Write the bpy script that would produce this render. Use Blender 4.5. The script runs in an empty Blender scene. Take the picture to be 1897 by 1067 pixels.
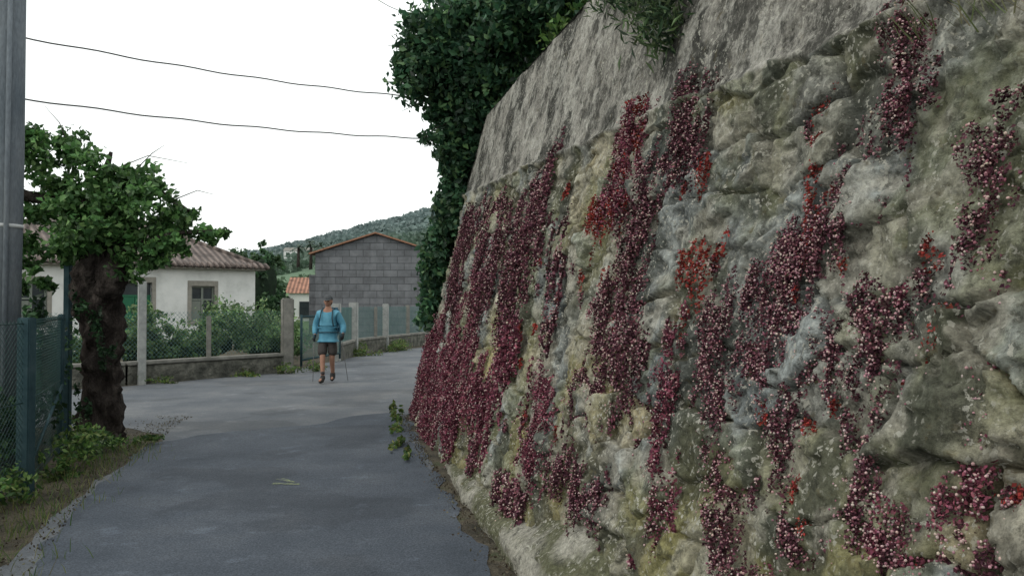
import bpy, bmesh, math, numpy as np
from mathutils import Vector
from mathutils.geometry import delaunay_2d_cdt
RNG=np.random.default_rng(7)
scene=bpy.context.scene
scene.view_settings.view_transform='Standard';scene.view_settings.look='None';scene.view_settings.exposure=0;scene.view_settings.gamma=1
# ------------------------------------------------------------------ helpers
def hsh(ix,iy,iz,seed):
    h=(ix.astype(np.int64)*374761393+iy.astype(np.int64)*668265263+iz.astype(np.int64)*2147483647+seed*974634777)&0xffffffff
    h=((h^(h>>13))*1274126177)&0xffffffff
    h=(h^(h>>16))&0xffffffff
    h=(h*2246822519)&0xffffffff
    return ((h^(h>>15))&0xffffff)/float(0xffffff)
def vnoise(x,y,z=None,seed=0):
    x=np.asarray(x,float);y=np.asarray(y,float);z=np.zeros_like(x) if z is None else np.asarray(z,float)
    ix,iy,iz=np.floor(x),np.floor(y),np.floor(z);fx,fy,fz=x-ix,y-iy,z-iz
    fx,fy,fz=[t*t*(3-2*t) for t in (fx,fy,fz)]
    r=0
    for a in (0,1):
        for b in (0,1):
            for c in (0,1):
                r=r+hsh(ix+a,iy+b,iz+c,seed)*(fx if a else 1-fx)*(fy if b else 1-fy)*(fz if c else 1-fz)
    return r
def fbm(x,y,z=None,seed=0,oct=4):
    s=0;a=.5;f=1;z=np.zeros_like(np.asarray(x,float)) if z is None else z
    for o in range(oct):
        s=s+a*vnoise(x*f,y*f,z*f,seed+o*17);a*=.5;f*=2.03
    return s/(1-.5**oct)
def sstep(a,b,x):
    t=np.clip((x-a)/(b-a),0,1);return t*t*(3-2*t)
def link(o,parent=None):
    scene.collection.objects.link(o)
    if parent is not None:o.parent=parent
    return o
def empty(name,loc=(0,0,0),rz=0):
    e=bpy.data.objects.new(name,None);e.location=loc;e.rotation_euler=(0,0,rz);e.empty_display_size=.3;return link(e)
def npmesh(name,V,F,mats,parent=None,col=None,smooth=False,mi=None):
    V=np.asarray(V,np.float32);F=np.asarray(F,np.int32);k=F.shape[1]
    me=bpy.data.meshes.new(name);me.vertices.add(len(V));me.vertices.foreach_set('co',V.ravel())
    me.loops.add(F.size);me.loops.foreach_set('vertex_index',F.ravel())
    me.polygons.add(len(F));me.polygons.foreach_set('loop_start',np.arange(0,F.size,k,dtype=np.int32))
    try: me.polygons.foreach_set('loop_total',np.full(len(F),k,np.int32))
    except Exception: pass
    me.update(calc_edges=True)
    if col is not None:
        ca=me.color_attributes.new('Col','FLOAT_COLOR','POINT')
        c=np.ones((len(V),4),np.float32);c[:,:col.shape[1]]=col;ca.data.foreach_set('color',c.ravel())
    if smooth: me.polygons.foreach_set('use_smooth',np.ones(len(F),bool))
    for m in (mats if isinstance(mats,(list,tuple)) else [mats]): me.materials.append(m)
    if mi is not None: me.polygons.foreach_set('material_index',np.asarray(mi,np.int32))
    me.validate();me.update()
    return link(bpy.data.objects.new(name,me),parent)
def pymesh(name,V,F,mat,parent=None,smooth=False):
    me=bpy.data.meshes.new(name);me.from_pydata([tuple(v) for v in V],[],F);me.materials.append(mat);me.update()
    if smooth:
        for p in me.polygons:p.use_smooth=True
    return link(bpy.data.objects.new(name,me),parent)
def box(name,lo,hi,mat,parent=None,bev=0.0,rz=0,loc=(0,0,0)):
    bm=bmesh.new();bmesh.ops.create_cube(bm,size=1)
    for v in bm.verts:
        v.co=Vector([(lo[i]+hi[i])/2+v.co[i]*(hi[i]-lo[i]) for i in range(3)])
    if bev>0:bmesh.ops.bevel(bm,geom=bm.edges[:],offset=bev,segments=2,affect='EDGES')
    me=bpy.data.meshes.new(name);bm.to_mesh(me);bm.free();me.materials.append(mat)
    o=bpy.data.objects.new(name,me);o.location=loc;o.rotation_euler=(0,0,rz);return link(o,parent)
def tube(name,pts,rad,mat,parent=None,seg=8,namp=0,nsc=3,cap=True,seed=0):
    P=np.array(pts,float);R=np.array(rad,float)*np.ones(len(P))
    if namp>0:
        n=max(2,int(len(P)*8));t=np.linspace(0,len(P)-1,n);i=np.clip(t.astype(int),0,len(P)-2);f=(t-i)[:,None]
        P2=P[i]*(1-f)+P[i+1]*f;R=R[i]*(1-f[:,0])+R[i+1]*f[:,0];P=P2
    T=np.gradient(P,axis=0);T/=np.linalg.norm(T,axis=1)[:,None]+1e-9
    V=[];
    for j in range(len(P)):
        up=np.array([0,0,1.]) if abs(T[j][2])<.9 else np.array([1.,0,0])
        a=np.cross(T[j],up);a/=np.linalg.norm(a);b=np.cross(T[j],a)
        for s in range(seg):
            th=2*math.pi*s/seg;V.append(P[j]+R[j]*(a*math.cos(th)+b*math.sin(th)))
    V=np.array(V)
    if namp>0:
        C=np.repeat(P,seg,0);d=(fbm(V[:,0]*nsc,V[:,1]*nsc,V[:,2]*nsc,seed,5)-.5)*2*namp
        V=C+(V-C)*(1+d[:,None])
    F=[]
    for j in range(len(P)-1):
        for s in range(seg):
            F.append((j*seg+s,j*seg+(s+1)%seg,(j+1)*seg+(s+1)%seg,(j+1)*seg+s))
    if cap:
        F.append(tuple(range(seg))[::-1]);F.append(tuple((len(P)-1)*seg+s for s in range(seg)))
    return pymesh(name,V,F,mat,parent,smooth=seg>4)
# ---------------------------------------------------------------- materials
def newmat(name):
    m=bpy.data.materials.new(name);m.use_nodes=True;nt=m.node_tree
    return m,nt,nt.nodes['Principled BSDF'],nt.nodes.new,nt.links.new
def nmat(name,cols,scale=5,rough=.85,bump=.2,bscale=None,detail=6,stretch=(1,1,1),coord='Object',bdist=.02,spec=.3,metal=0,pos=None,speck=0,speckscale=150,blot=None):
    m,nt,bs,N,L=newmat(name)
    tc=N('ShaderNodeTexCoord');mp=N('ShaderNodeMapping');mp.inputs['Scale'].default_value=stretch
    L(tc.outputs[coord],mp.inputs[0]);no=N('ShaderNodeTexNoise');no.inputs['Scale'].default_value=scale;no.inputs['Detail'].default_value=detail
    no.inputs['Roughness'].default_value=.65
    L(mp.outputs[0],no.inputs[0]);cr=N('ShaderNodeValToRGB');L(no.outputs[0],cr.inputs[0])
    n=len(cols);cr.color_ramp.elements[0].position=.3;cr.color_ramp.elements[1].position=.7
    while len(cr.color_ramp.elements)<n:cr.color_ramp.elements.new(.5)
    for i,c in enumerate(cols):
        e=cr.color_ramp.elements[i];e.position=(.3+.4*i/(n-1)) if pos is None else pos[i];e.color=(*c,1)
    out=cr.outputs[0]
    def mul(out,sc,lo,hi,a,b,det):
        n3=N('ShaderNodeTexNoise');n3.inputs['Scale'].default_value=sc;n3.inputs['Detail'].default_value=det;L(mp.outputs[0],n3.inputs[0])
        mr=N('ShaderNodeMapRange');L(n3.outputs[0],mr.inputs[0]);mr.inputs[1].default_value=a;mr.inputs[2].default_value=b;mr.inputs[3].default_value=lo;mr.inputs[4].default_value=hi
        mx=N('ShaderNodeMix');mx.data_type='RGBA';mx.blend_type='MULTIPLY';mx.inputs[0].default_value=1;L(out,mx.inputs[6]);L(mr.outputs[0],mx.inputs[7]);return mx.outputs[2]
    if speck:out=mul(out,speckscale,1-speck,1+speck,.3,.7,2)
    if blot:
        out=mul(out,blot,.80,1.0,.44,.47,9);out=mul(out,blot*4.3,1.0,1.35,.62,.68,6)
    L(out,bs.inputs['Base Color']);bs.inputs['Roughness'].default_value=rough;bs.inputs['Specular IOR Level'].default_value=spec;bs.inputs['Metallic'].default_value=metal
    if bump:
        n2=N('ShaderNodeTexNoise');n2.inputs['Scale'].default_value=bscale or scale*4;n2.inputs['Detail'].default_value=5;L(mp.outputs[0],n2.inputs[0])
        b=N('ShaderNodeBump');b.inputs['Strength'].default_value=bump;b.inputs['Distance'].default_value=bdist;L(n2.outputs[0],b.inputs['Height']);L(b.outputs[0],bs.inputs['Normal'])
    return m
def leafmat(name,rough=.5,trans=.3,spec=.3):
    m,nt,bs,N,L=newmat(name)
    at=N('ShaderNodeAttribute');at.attribute_name='Col';L(at.outputs['Color'],bs.inputs['Base Color'])
    bs.inputs['Roughness'].default_value=rough;bs.inputs['Specular IOR Level'].default_value=spec
    if trans>0:
        tr=N('ShaderNodeBsdfTranslucent');L(at.outputs['Color'],tr.inputs[0]);mx=N('ShaderNodeMixShader');mx.inputs[0].default_value=trans
        L(bs.outputs[0],mx.inputs[1]);L(tr.outputs[0],mx.inputs[2]);L(mx.outputs[0],nt.nodes['Material Output'].inputs[0])
    return m
LEAF=leafmat('leaf_foliage');STONEC=leafmat('stonecrop_leaf',.85,0,.06);PETAL=leafmat('blossom',.9,0,.05)
def leaves(name,C,size,cols,parent=None,aspect=.55,up=None,dirs=None,mat=None):
    C=np.asarray(C,float);n=len(C)
    a=RNG.normal(size=(n,3))
    if dirs is not None:a=a*.6+dirs
    a/=np.linalg.norm(a,axis=1)[:,None]
    b=RNG.normal(size=(n,3))
    b-=a*np.sum(a*b,1)[:,None];b/=np.linalg.norm(b,axis=1)[:,None]
    nn=np.cross(a,b);s=(np.asarray(size)*RNG.uniform(.65,1.3,n))[:,None]
    v0=C-a*s*.5;v1=C+b*s*aspect*.5+nn*s*.1-a*s*.05;v2=C+a*s*.55-nn*s*.05;v3=C-b*s*aspect*.5+nn*s*.1-a*s*.05
    V=np.stack([v0,v1,v2,v3],1).reshape(-1,3);i=np.arange(n)*4
    F=np.concatenate([np.stack([i,i+1,i+2],1),np.stack([i,i+2,i+3],1)])
    return npmesh(name,V,F,mat or LEAF,parent,col=np.repeat(cols,4,0))
def pal(n,p,w=None,var=.25):
    p=np.array(p);i=RNG.choice(len(p),n,p=w);return p[i]*RNG.uniform(1-var,1+var,(n,1))*RNG.uniform(.93,1.07,(n,3))
def clumpcloud(clumps,dens,shell=.5,sub=True):
    out=[];tone=[]
    for (x,y,z,rx,ry,rz) in clumps:
        n=int(dens*(rx*ry*rz)**(2/3)*12)
        k=max(4,int(n/28))
        d=RNG.normal(size=(k,3));d/=np.linalg.norm(d,axis=1)[:,None]
        r=RNG.uniform(shell,1.05,(k,1))
        sc=d*r*np.array([rx,ry,rz])+np.array([x,y,z])
        idx=RNG.integers(0,k,n)
        tt=RNG.uniform(.5,1.5,k)
        p=sc[idx]+RNG.normal(size=(n,3))*np.array([rx,ry,rz])*.16
        out.append(p);tone.append(tt[idx])
    return np.concatenate(out),np.concatenate(tone)
def foliage(name,clumps,dens,size,palette,parent=None,w=None,shell=.4,aspect=.55,zmin=None):
    P,t=clumpcloud(clumps,dens,shell)
    if zmin is not None:P[:,2]=np.maximum(P[:,2],zmin)
    return leaves(name,P,size,pal(len(P),palette,w)*t[:,None],parent,aspect)
def blob(name,c,r,mat,parent=None,amp=.25,sc=2.5):
    bm=bmesh.new();bmesh.ops.create_icosphere(bm,subdivisions=3,radius=1)
    V=np.array([v.co[:] for v in bm.verts]);d=1+(fbm(V[:,0]*sc+c[0],V[:,1]*sc+c[1],V[:,2]*sc+c[2],3,3)-.5)*2*amp
    V=V*d[:,None]*np.array(r)+np.array(c)
    for v,q in zip(bm.verts,V):v.co=q
    me=bpy.data.meshes.new(name);bm.to_mesh(me);bm.free();me.materials.append(mat);return link(bpy.data.objects.new(name,me),parent)

ASPH_NEAR=nmat('asphalt_dark',[(.044,.055,.071),(.063,.076,.096),(.088,.101,.120)],1.1,.85,.6,90,10,bdist=.01,spec=.3,speck=.40,speckscale=85,blot=.7)
ASPH_FAR=nmat('asphalt_worn',[(.080,.091,.106),(.118,.128,.141),(.18,.185,.19)],.7,.88,.5,70,10,bdist=.008,spec=.25,speck=.25,speckscale=80,blot=.5)
PAINTMARK=nmat('worn_paint',[(.065,.075,.085),(.20,.24,.12)],30,.8,.1,pos=[.44,.6])
DIRT=nmat('dirt_and_leaf_litter',[(.03,.03,.022),(.055,.048,.035),(.10,.085,.06),(.05,.065,.03)],3.0,.95,.8,40,10,bdist=.03,speck=.4,speckscale=60)
GRASSG=nmat('grassy_ground',[(.035,.06,.02),(.06,.09,.03),(.10,.12,.05)],.6,.95,.6,12,8,bdist=.05)
CONC=nmat('weathered_concrete',[(.12,.12,.11),(.20,.195,.175),(.30,.29,.26)],4,.9,.3,30)
CONCW=nmat('pale_concrete_post',[(.22,.23,.22),(.32,.33,.32),(.42,.43,.41)],6,.9,.3,30)
POLEM=nmat('concrete_pole',[(.095,.115,.135),(.14,.16,.18),(.19,.21,.225)],3,.95,.25,30,stretch=(1,1,.3),spec=.1,speck=.15,speckscale=60)
TEAL=nmat('teal_painted_post',[(.022,.045,.055),(.035,.068,.078),(.055,.09,.10)],8,.8,.1,spec=.1)
WIREG=nmat('green_fence_wire',[(.02,.055,.055),(.035,.085,.08)],10,.5,0)
WIREF=nmat('faded_green_netting',[(.09,.18,.18),(.14,.24,.23)],4,.7,0)
CABLE=nmat('black_cable',[(.03,.03,.032),(.05,.05,.053)],5,.6,0)
BARK=nmat('dark_bark',[(.014,.011,.010),(.04,.033,.030),(.10,.085,.075)],9,.95,1.0,30,10,stretch=(1,1,.45),bdist=.06,spec=.1)
TWIG=nmat('twig_bark',[(.03,.025,.02),(.07,.06,.05)],10,.9,.3)
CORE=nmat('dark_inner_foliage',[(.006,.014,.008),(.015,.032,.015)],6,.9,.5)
PLASTER=nmat('white_plaster',[(.46,.47,.45),(.63,.64,.62),(.72,.72,.70)],1.2,.9,.15,25,8)
GRANITE=nmat('granite_surround',[(.20,.19,.165),(.30,.285,.25)],8,.85,.2)
DOORG=nmat('green_door_paint',[(.012,.10,.05),(.02,.14,.07)],3,.5,.05,stretch=(6,6,.4))
SHUT=nmat('grey_green_shutter',[(.13,.15,.13),(.19,.21,.18)],4,.6,.05)
GLASS=nmat('dark_window_glass',[(.02,.025,.03),(.04,.05,.055)],3,.2,0,spec=.5)
OCHRE=nmat('terracotta_edge_tile',[(.20,.10,.06),(.33,.18,.12)],5,.85,.2)

# ---------------------------------------------------------------- camera
cam=bpy.data.cameras.new('camera');co=link(bpy.data.objects.new('camera',cam));scene.camera=co
cam.sensor_width=36;cam.lens=28;cam.clip_end=6000;cam.clip_start=.05
co.location=(0,0,1.65);co.rotation_euler=(math.radians(91.03),0,0)
# ---------------------------------------------------------------- light
w=bpy.data.worlds.new('World');scene.world=w;w.use_nodes=True;nt=w.node_tree
bg=nt.nodes['Background'];sky=nt.nodes.new('ShaderNodeTexSky');sky.sky_type='NISHITA';sky.sun_disc=False
SE=math.radians(42)
sky.sun_elevation=SE;sky.air_density=1.2;sky.dust_density=3
tc=nt.nodes.new('ShaderNodeTexCoord');cn=nt.nodes.new('ShaderNodeTexNoise');cn.inputs['Scale'].default_value=1.6;cn.inputs['Detail'].default_value=4
nt.links.new(tc.outputs['Generated'],cn.inputs[0])
cr=nt.nodes.new('ShaderNodeValToRGB');cr.color_ramp.elements[0].color=(9.4,9.8,9.65,1);cr.color_ramp.elements[1].color=(11.2,11.5,11.2,1)
cr.color_ramp.elements[0].position=.3;cr.color_ramp.elements[1].position=.7
nt.links.new(cn.outputs[0],cr.inputs[0])
mx=nt.nodes.new('ShaderNodeMix');mx.data_type='RGBA';mx.inputs[0].default_value=.9
nt.links.new(sky.outputs[0],mx.inputs[6]);nt.links.new(cr.outputs[0],mx.inputs[7]);nt.links.new(mx.outputs[2],bg.inputs[0]);bg.inputs[1].default_value=.13
sl=bpy.data.lights.new('sun','SUN');sl.energy=.65;sl.angle=math.radians(14);sl.color=(1,.93,.84)
so=link(bpy.data.objects.new('sun',sl))
sd=Vector((-math.sin(math.radians(55))*math.cos(SE),-math.cos(math.radians(55))*math.cos(SE),math.sin(SE)))
so.rotation_euler=sd.to_track_quat('Z','Y').to_euler();so.location=(-8,-6,12)
sky.sun_rotation=math.atan2(sd.x,sd.y)

# ---------------------------------------------------------------- ground & roads
def sheet(name,pts,z,mat,jit=0,seed=0,parent=None):
    P=[]
    n=len(pts)
    for i in range(n):
        a=np.array(pts[i],float);b=np.array(pts[(i+1)%n],float);Ln=np.linalg.norm(b-a);k=min(60,max(1,int(Ln/.12))) if jit else 1
        for j in range(k):
            q=a+(b-a)*j/k
            if jit:
                A=np.array([q[0]*3.5]);B=np.array([q[1]*3.5])
                q=q+(np.array([float(fbm(A,B,None,seed,4)[0]),float(fbm(A,B,None,seed+5,4)[0])])-.5)*2*jit
            P.append(Vector((q[0],q[1])))
    vs,_,fs,_,_,_=delaunay_2d_cdt(P,[],[list(range(len(P)))],1,1e-5)
    V=[(v.x,v.y,z) for v in vs];F=[]
    for f in fs:
        a,b,c=[vs[i] for i in f[:3]]
        F.append(tuple(f) if (b-a).cross(c-a)>0 else tuple(f)[::-1])
    return pymesh(name,V,F,mat,parent)
g=sheet('ground',[(-3000,-200),(3000,-200),(3000,5000),(-3000,5000)],-.004,GRASSG)
sheet('dirt_verge',[(-6.5,-3),(3.2,-3),(1.4,2.4),(.2,4.9),(-.5,7.4),(-1.3,11),(-1.45,13),(-.8,15.5),(.3,17.3),(3,20),(9,25),(9,40),(-16,40),(-16,7.4),(-6.5,7.4)],0.0,DIRT)
sheet('side_road',[(-2.9,4.0),(-.5,4.0),(-.8,8.1),(-1.5,11),(-1.6,12.6),(-1.3,14.4),(-.3,17.3),(2,20),(8,25.2),(8.5,31),(1.5,35.0),(-2.8,31.0),(-4.6,25.0),(-5.3,20),(-5.7,18.3),(-7.7,15.5),(-9.6,14.2),(-15,11.8),(-15,8.0),(-9,9.6),(-6.6,10.5),(-5.2,10.6),(-4.35,10.0),(-4.1,9.3),(-3.8,7.2)],.004,ASPH_FAR,.08,3)
sheet('road',[(-2.1,-3),(1.7,-3),(.55,2.4),(-.12,4.8),(-.45,6.5),(-.85,8.2),(-1.25,10.0),(-1.42,11.2),(-1.8,11.9),(-2.3,11.5),(-2.7,10.7),(-3.3,10.4),(-3.9,9.9),(-4.18,9.3),(-3.78,7.2),(-2.95,4.8),(-2.5,2.4)],.008,ASPH_NEAR,.14,9)
pm=empty('painted_road_mark')
sheet('mark_stroke_1',[(-2.17,7.22),(-1.92,7.20),(-1.92,7.25),(-2.17,7.28)],.012,PAINTMARK,.025,2,pm)
sheet('mark_stroke_2',[(-2.20,7.42),(-2.13,7.46),(-1.98,7.30),(-2.04,7.28)],.012,PAINTMARK,.02,8,pm)

# ---------------------------------------------------------------- retaining wall
KY=np.array([-6,-3,0,2.5,4.87,7.37,9.2,11.0,12.2,13.5,15,17,19.5,24.0]);KX=np.array([2.95,2.15,1.36,.70,.07,-.56,-1.0,-1.38,-1.52,-1.42,-1.0,0,2,8.0])
KM=np.gradient(KX,KY)
def wx(y):
    y=np.asarray(y,float);i=np.clip(np.searchsorted(KY,y)-1,0,len(KY)-2);h=KY[i+1]-KY[i];t=(y-KY[i])/h
    return (2*t**3-3*t*t+1)*KX[i]+(t**3-2*t*t+t)*h*KM[i]+(-2*t**3+3*t*t)*KX[i+1]+(t**3-t*t)*h*KM[i+1]
def wallp(y,z,off=0):
    y=np.asarray(y,float);z=np.asarray(z,float);d=(wx(y+.01)-wx(y-.01))/.02;L=np.sqrt(1+d*d);o=.10+.22*z-off
    return np.stack([wx(y)+o/L,y-o*d/L,z+off*.2],-1)
HW=4.15
ys=np.concatenate([np.arange(-3,1,.06),np.arange(1,4,.010),np.arange(4,7,.018),np.arange(7,13.5,.04),np.arange(13.5,23,.12)])
zs=np.concatenate([np.arange(0,3,.012),np.arange(3,HW+.001,.022)])
Y,Z=np.meshgrid(ys,zs,indexing='ij');sh=Y.shape;Y=Y.ravel();Z=Z.ravel()
def worley(wy,wz,cw,ch,ar,seed):
    row=np.floor(wz/ch);best=np.full(len(wy),9.);sec=np.full(len(wy),9.);bid=np.zeros(len(wy));by=np.zeros(len(wy));bz=np.zeros(len(wy))
    for dr in (-1,0,1):
        r=row+dr;sx=hsh(r,r*0,r*0,seed)*cw
        cc=np.floor((wy+sx)/cw)
        for dc in (-1,0,1):
            c=cc+dc
            px=(c+.12+.76*hsh(c,r,r*0,seed+6))*cw-sx;pz=(r+.22+.56*hsh(c,r,r*0,seed+7))*ch
            dd=np.sqrt(((wy-px)/ar)**2+(wz-pz)**2)
            idv=hsh(c,r,r*0,seed+72)
            nb=dd<best;sec=np.where(nb,best,np.minimum(sec,dd));bid=np.where(nb,idv,bid);by=np.where(nb,wy-px,by);bz=np.where(nb,wz-pz,bz);best=np.where(nb,dd,best)
    return best,sec,bid,by,bz
wy=Y+(fbm(Y*3,Z*3,None,1,5)-.5)*.22; wz=Z+(fbm(Y*3,Z*3,None,31,5)-.5)*.17
best,sec,bid,by,bz=worley(wy,wz,.46,.24,1.7,5)
b2,s2_,id2,y2,z2=worley(wy+.3*(fbm(Y*9,Z*9,None,3,3)-.5)*.3,wz,.19,.10,1.6,205)
b3,s3_,id3,y3,z3=worley(wy*1.0+5,wz+3,.07,.05,1.2,405)
ew=.014+.03*fbm(Y*1.7,Z*1.7,None,61,3)
edge=sstep(.0,1,(sec-best)/ew)
tilt=lambda i,a,b:(a*(((i*7.13)%1)-.5)+b*(((i*13.7)%1)-.5))
facet=(id2-.5)*.024+tilt(id2,y2,z2)*.42+tilt(id3,y3,z3)*.42+(id3-.5)*.007
zb=2.62+.06*(Y-2.6)
band=sstep(-.015,.015,Z-zb+(fbm(Y*4,Z*4,None,8,3)-.5)*.10)
lump=fbm(Y*2.2,Z*2.8,None,40,5)-.5
fine=fbm(Y*22,Z*22,None,50,4)-.5
up=np.exp(-((Y-3.1)/1.5)**2-((Z-2.15)/.55)**2)
expo=.25+.75*sstep(.32,.54,fbm(Y*1.3,Z*1.6,None,60,4)+.08*up)
off=(1-band)*((edge*.042+(bid-.5)*.045*edge+tilt(bid,by,bz)*.16*edge)*expo+lump*.045+facet*(.6+.4*edge)+fine*.028)+band*(.035+lump*.05+facet*.3+fine*.018)
off+=np.exp(-((Z-zb)/.03)**2)*.03*(.4+fbm(Y*3,Z*0,None,66,3))
def C(*a):return np.array(a)
grey=C(.15,.162,.158);tan=C(.295,.262,.17);lg=C(.31,.295,.24);blu=C(.11,.127,.13)
pals=np.stack([grey,lg,tan*.85,blu,tan*.7,grey*1.1,grey*1.5,lg*.8])
sc=pals[np.clip((bid*8).astype(int),0,7)]*(.7+.6*id2)[:,None]
reg=np.clip(sstep(.47,.60,fbm(Y*.8+3,Z*1.0,None,90,5)+.15*up-.035),0,1)[:,None]
mort=tan*(1-reg)+C(.20,.21,.195)*reg
sc=sc*(1-.55*reg)+grey*1.05*.55*reg
e=(edge*(.1+.85*expo))[:,None]
col=mort*(1-e)+sc*e
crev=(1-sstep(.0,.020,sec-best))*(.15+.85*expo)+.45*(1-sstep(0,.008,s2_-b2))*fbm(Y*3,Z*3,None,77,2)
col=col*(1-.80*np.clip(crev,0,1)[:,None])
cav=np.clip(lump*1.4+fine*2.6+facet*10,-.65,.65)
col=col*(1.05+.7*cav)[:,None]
col=col*(.45+1.1*fbm(Y*6.5,Z*6.5,None,71,5))[:,None]
yel=sstep(.52,.64,fbm(Y*1.5,Z*1.5,None,120,4))*(1-sstep(1.0,2.0,Z))
col=col*(1-.6*yel[:,None])+C(.31,.26,.10)*.6*yel[:,None]
grn=sstep(.46,.60,fbm(Y*2.2,Z*1.4,None,140,5))[:,None];col=col*(1-.5*grn)+C(.17,.175,.08)*.5*grn
drk=sstep(.52,.61,fbm(Y*3.4,Z*2.0,None,130,6))[:,None];col=col*(1-.68*drk)+C(.04,.044,.036)*.68*drk
pale=sstep(.55,.64,fbm(Y*4.5,Z*4.5,None,150,6))[:,None];col=col*(1-.5*pale)+C(.38,.36,.30)*.5*pale
bcol=C(.25,.24,.215)*(.5+1.0*fbm(Y*5,Z*3,None,80,5))[:,None]
bdk=sstep(.45,.53,fbm(Y*1.9,Z*1.1,None,85,7))[:,None];bcol=bcol*(1-.85*bdk)+C(.033,.034,.031)*.85*bdk
bw=sstep(.55,.60,fbm(Y*6,Z*3.6,None,88,6))[:,None];bcol=bcol*(1-.6*bw)+C(.42,.41,.37)*.6*bw
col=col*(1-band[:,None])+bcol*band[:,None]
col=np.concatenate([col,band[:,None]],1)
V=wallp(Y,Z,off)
ny,nz=sh;I=np.arange(ny*nz).reshape(ny,nz)
F=np.stack([I[:-1,:-1],I[1:,:-1],I[1:,1:],I[:-1,1:]],-1).reshape(-1,4)[:,::-1]
WM,nt,bs,N,L=newmat('rubble_stone_wall')
at=N('ShaderNodeAttribute');at.attribute_name='Col';tc=N('ShaderNodeTexCoord')
def noi(scale,detail=8,stretch=None,rough=.65):
    n=N('ShaderNodeTexNoise');n.inputs['Scale'].default_value=scale;n.inputs['Detail'].default_value=detail;n.inputs['Roughness'].default_value=rough
    if stretch:
        mp=N('ShaderNodeMapping');mp.inputs['Scale'].default_value=stretch;L(tc.outputs['Object'],mp.inputs[0]);L(mp.outputs[0],n.inputs[0])
    else:L(tc.outputs['Object'],n.inputs[0])
    return n
def rng(src,a,b,c,d):
    r=N('ShaderNodeMapRange');L(src,r.inputs[0])
    for i,vv in zip((1,2,3,4),(a,b,c,d)):r.inputs[i].default_value=vv
    return r.outputs[0]
def mth(op,a,b):
    n=N('ShaderNodeMath');n.operation=op
    for i,s in enumerate((a,b)):
        if isinstance(s,(int,float)):n.inputs[i].default_value=s
        else:L(s,n.inputs[i])
    return n.outputs[0]
def mixc(f,a,b,mode='MIX'):
    n=N('ShaderNodeMix');n.data_type='RGBA';n.blend_type=mode
    if isinstance(f,(int,float)):n.inputs[0].default_value=f
    else:L(f,n.inputs[0])
    for i,s in ((6,a),(7,b)):
        if isinstance(s,tuple):n.inputs[i].default_value=(*s,1)
        else:L(s,n.inputs[i])
    return n.outputs[2]
g1=noi(30,8,None,.8);c0=mixc(1.0,at.outputs['Color'],rng(g1.outputs[0],.3,.7,.35,1.7),'MULTIPLY')
dk=noi(9,10,None,.8);c1=mixc(rng(dk.outputs[0],.53,.61,0,.7),c0,(.042,.042,.034))
li=noi(42,4,None,.6);li2=noi(5,4);c2=mixc(mth('MULTIPLY',rng(li.outputs[0],.57,.61,0,.85),rng(li2.outputs[0],.40,.55,.1,1)),c1,(.45,.44,.38))
mo=noi(13,8,None,.7);c3=mixc(rng(mo.outputs[0],.58,.68,0,.5),c2,(.125,.10,.045))
st=noi(5,10,(1,1,.55),.78);st2=noi(18,8,(1,1,.7),.75)
s1=rng(st.outputs[0],.50,.58,0,.8);s1=mth('MULTIPLY',s1,at.outputs['Alpha'])
c4=mixc(s1,c3,(.035,.035,.031))
s2=mth('MULTIPLY',rng(st2.outputs[0],.56,.61,0,.7),at.outputs['Alpha']);c5=mixc(s2,c4,(.38,.37,.33))
L(c5,bs.inputs['Base Color']);bs.inputs['Roughness'].default_value=.97;bs.inputs['Specular IOR Level'].default_value=.08
bn=noi(55,6,None,.75);b=N('ShaderNodeBump');b.inputs['Strength'].default_value=.85;b.inputs['Distance'].default_value=.014
L(bn.outputs[0],b.inputs['Height']);L(b.outputs[0],bs.inputs['Normal'])
wallE=empty('stone_retaining_wall')
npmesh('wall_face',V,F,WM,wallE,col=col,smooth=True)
yt=ys[::2];a=wallp(yt,np.full(len(yt),HW),0.04);b_=wallp(yt,np.full(len(yt),HW+.03),-.35);c_=wallp(yt,np.full(len(yt),HW-.25),-.36)
VV=np.concatenate([a,b_,c_]);n=len(yt);i=np.arange(n-1)
FF=np.concatenate([np.stack([i,i+1,i+1+n,i+n],1),np.stack([i+n,i+1+n,i+1+2*n,i+2*n],1)])
npmesh('wall_top',VV,FF,WM,wallE,col=np.tile(np.array([[.16,.16,.15,1.]]),(len(VV),1)))
yf=np.arange(-3,8.6,.015);prof=[(-.03,-.01),(-.03,.03),(-.025,.06),(-.01,.095),(.02,.125),(.07,.145),(.13,.17),(.2,.21),(.3,.24)]
VV=[]
fade=1-sstep(6.6,8.5,yf)
bul=np.exp(-((yf-4.2)/.9)**2)
for k,(o,z) in enumerate(prof):
    zz=z*(.3+.7*fade)*(1+.9*bul)
    nn=(fbm(yf*3.5,yf*0+k*.35,None,200,5)-.5)*.15+(fbm(yf*14,yf*0+k*.8,None,230,4)-.5)*.07
    nn=nn*(.4+.6*bul) if k<5 else nn
    d=(wx(yf+.01)-wx(yf-.01))/.02;Ln=np.sqrt(1+d*d)
    oo=o+nn-.04*bul+.10*(1-fade)
    VV.append(np.stack([wx(yf)+oo/Ln,yf-oo*d/Ln,zz+nn*.3*(k>0)],-1))
VV=np.stack(VV,1);I=np.arange(VV.shape[0]*VV.shape[1]).reshape(VV.shape[:2])
FF=np.stack([I[:-1,:-1],I[1:,:-1],I[1:,1:],I[:-1,1:]],-1).reshape(-1,4)[:,::-1]
VV=VV.reshape(-1,3)
fn=fbm(VV[:,1]*5,VV[:,2]*14,None,210,5);fc=C(.30,.29,.245)*(.4+1.1*fn)[:,None]
mm=sstep(.46,.57,fbm(VV[:,1]*2.3,VV[:,2]*9,None,215,5))[:,None];fc=fc*(1-.8*mm)+C(.07,.075,.032)*.8*mm
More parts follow.
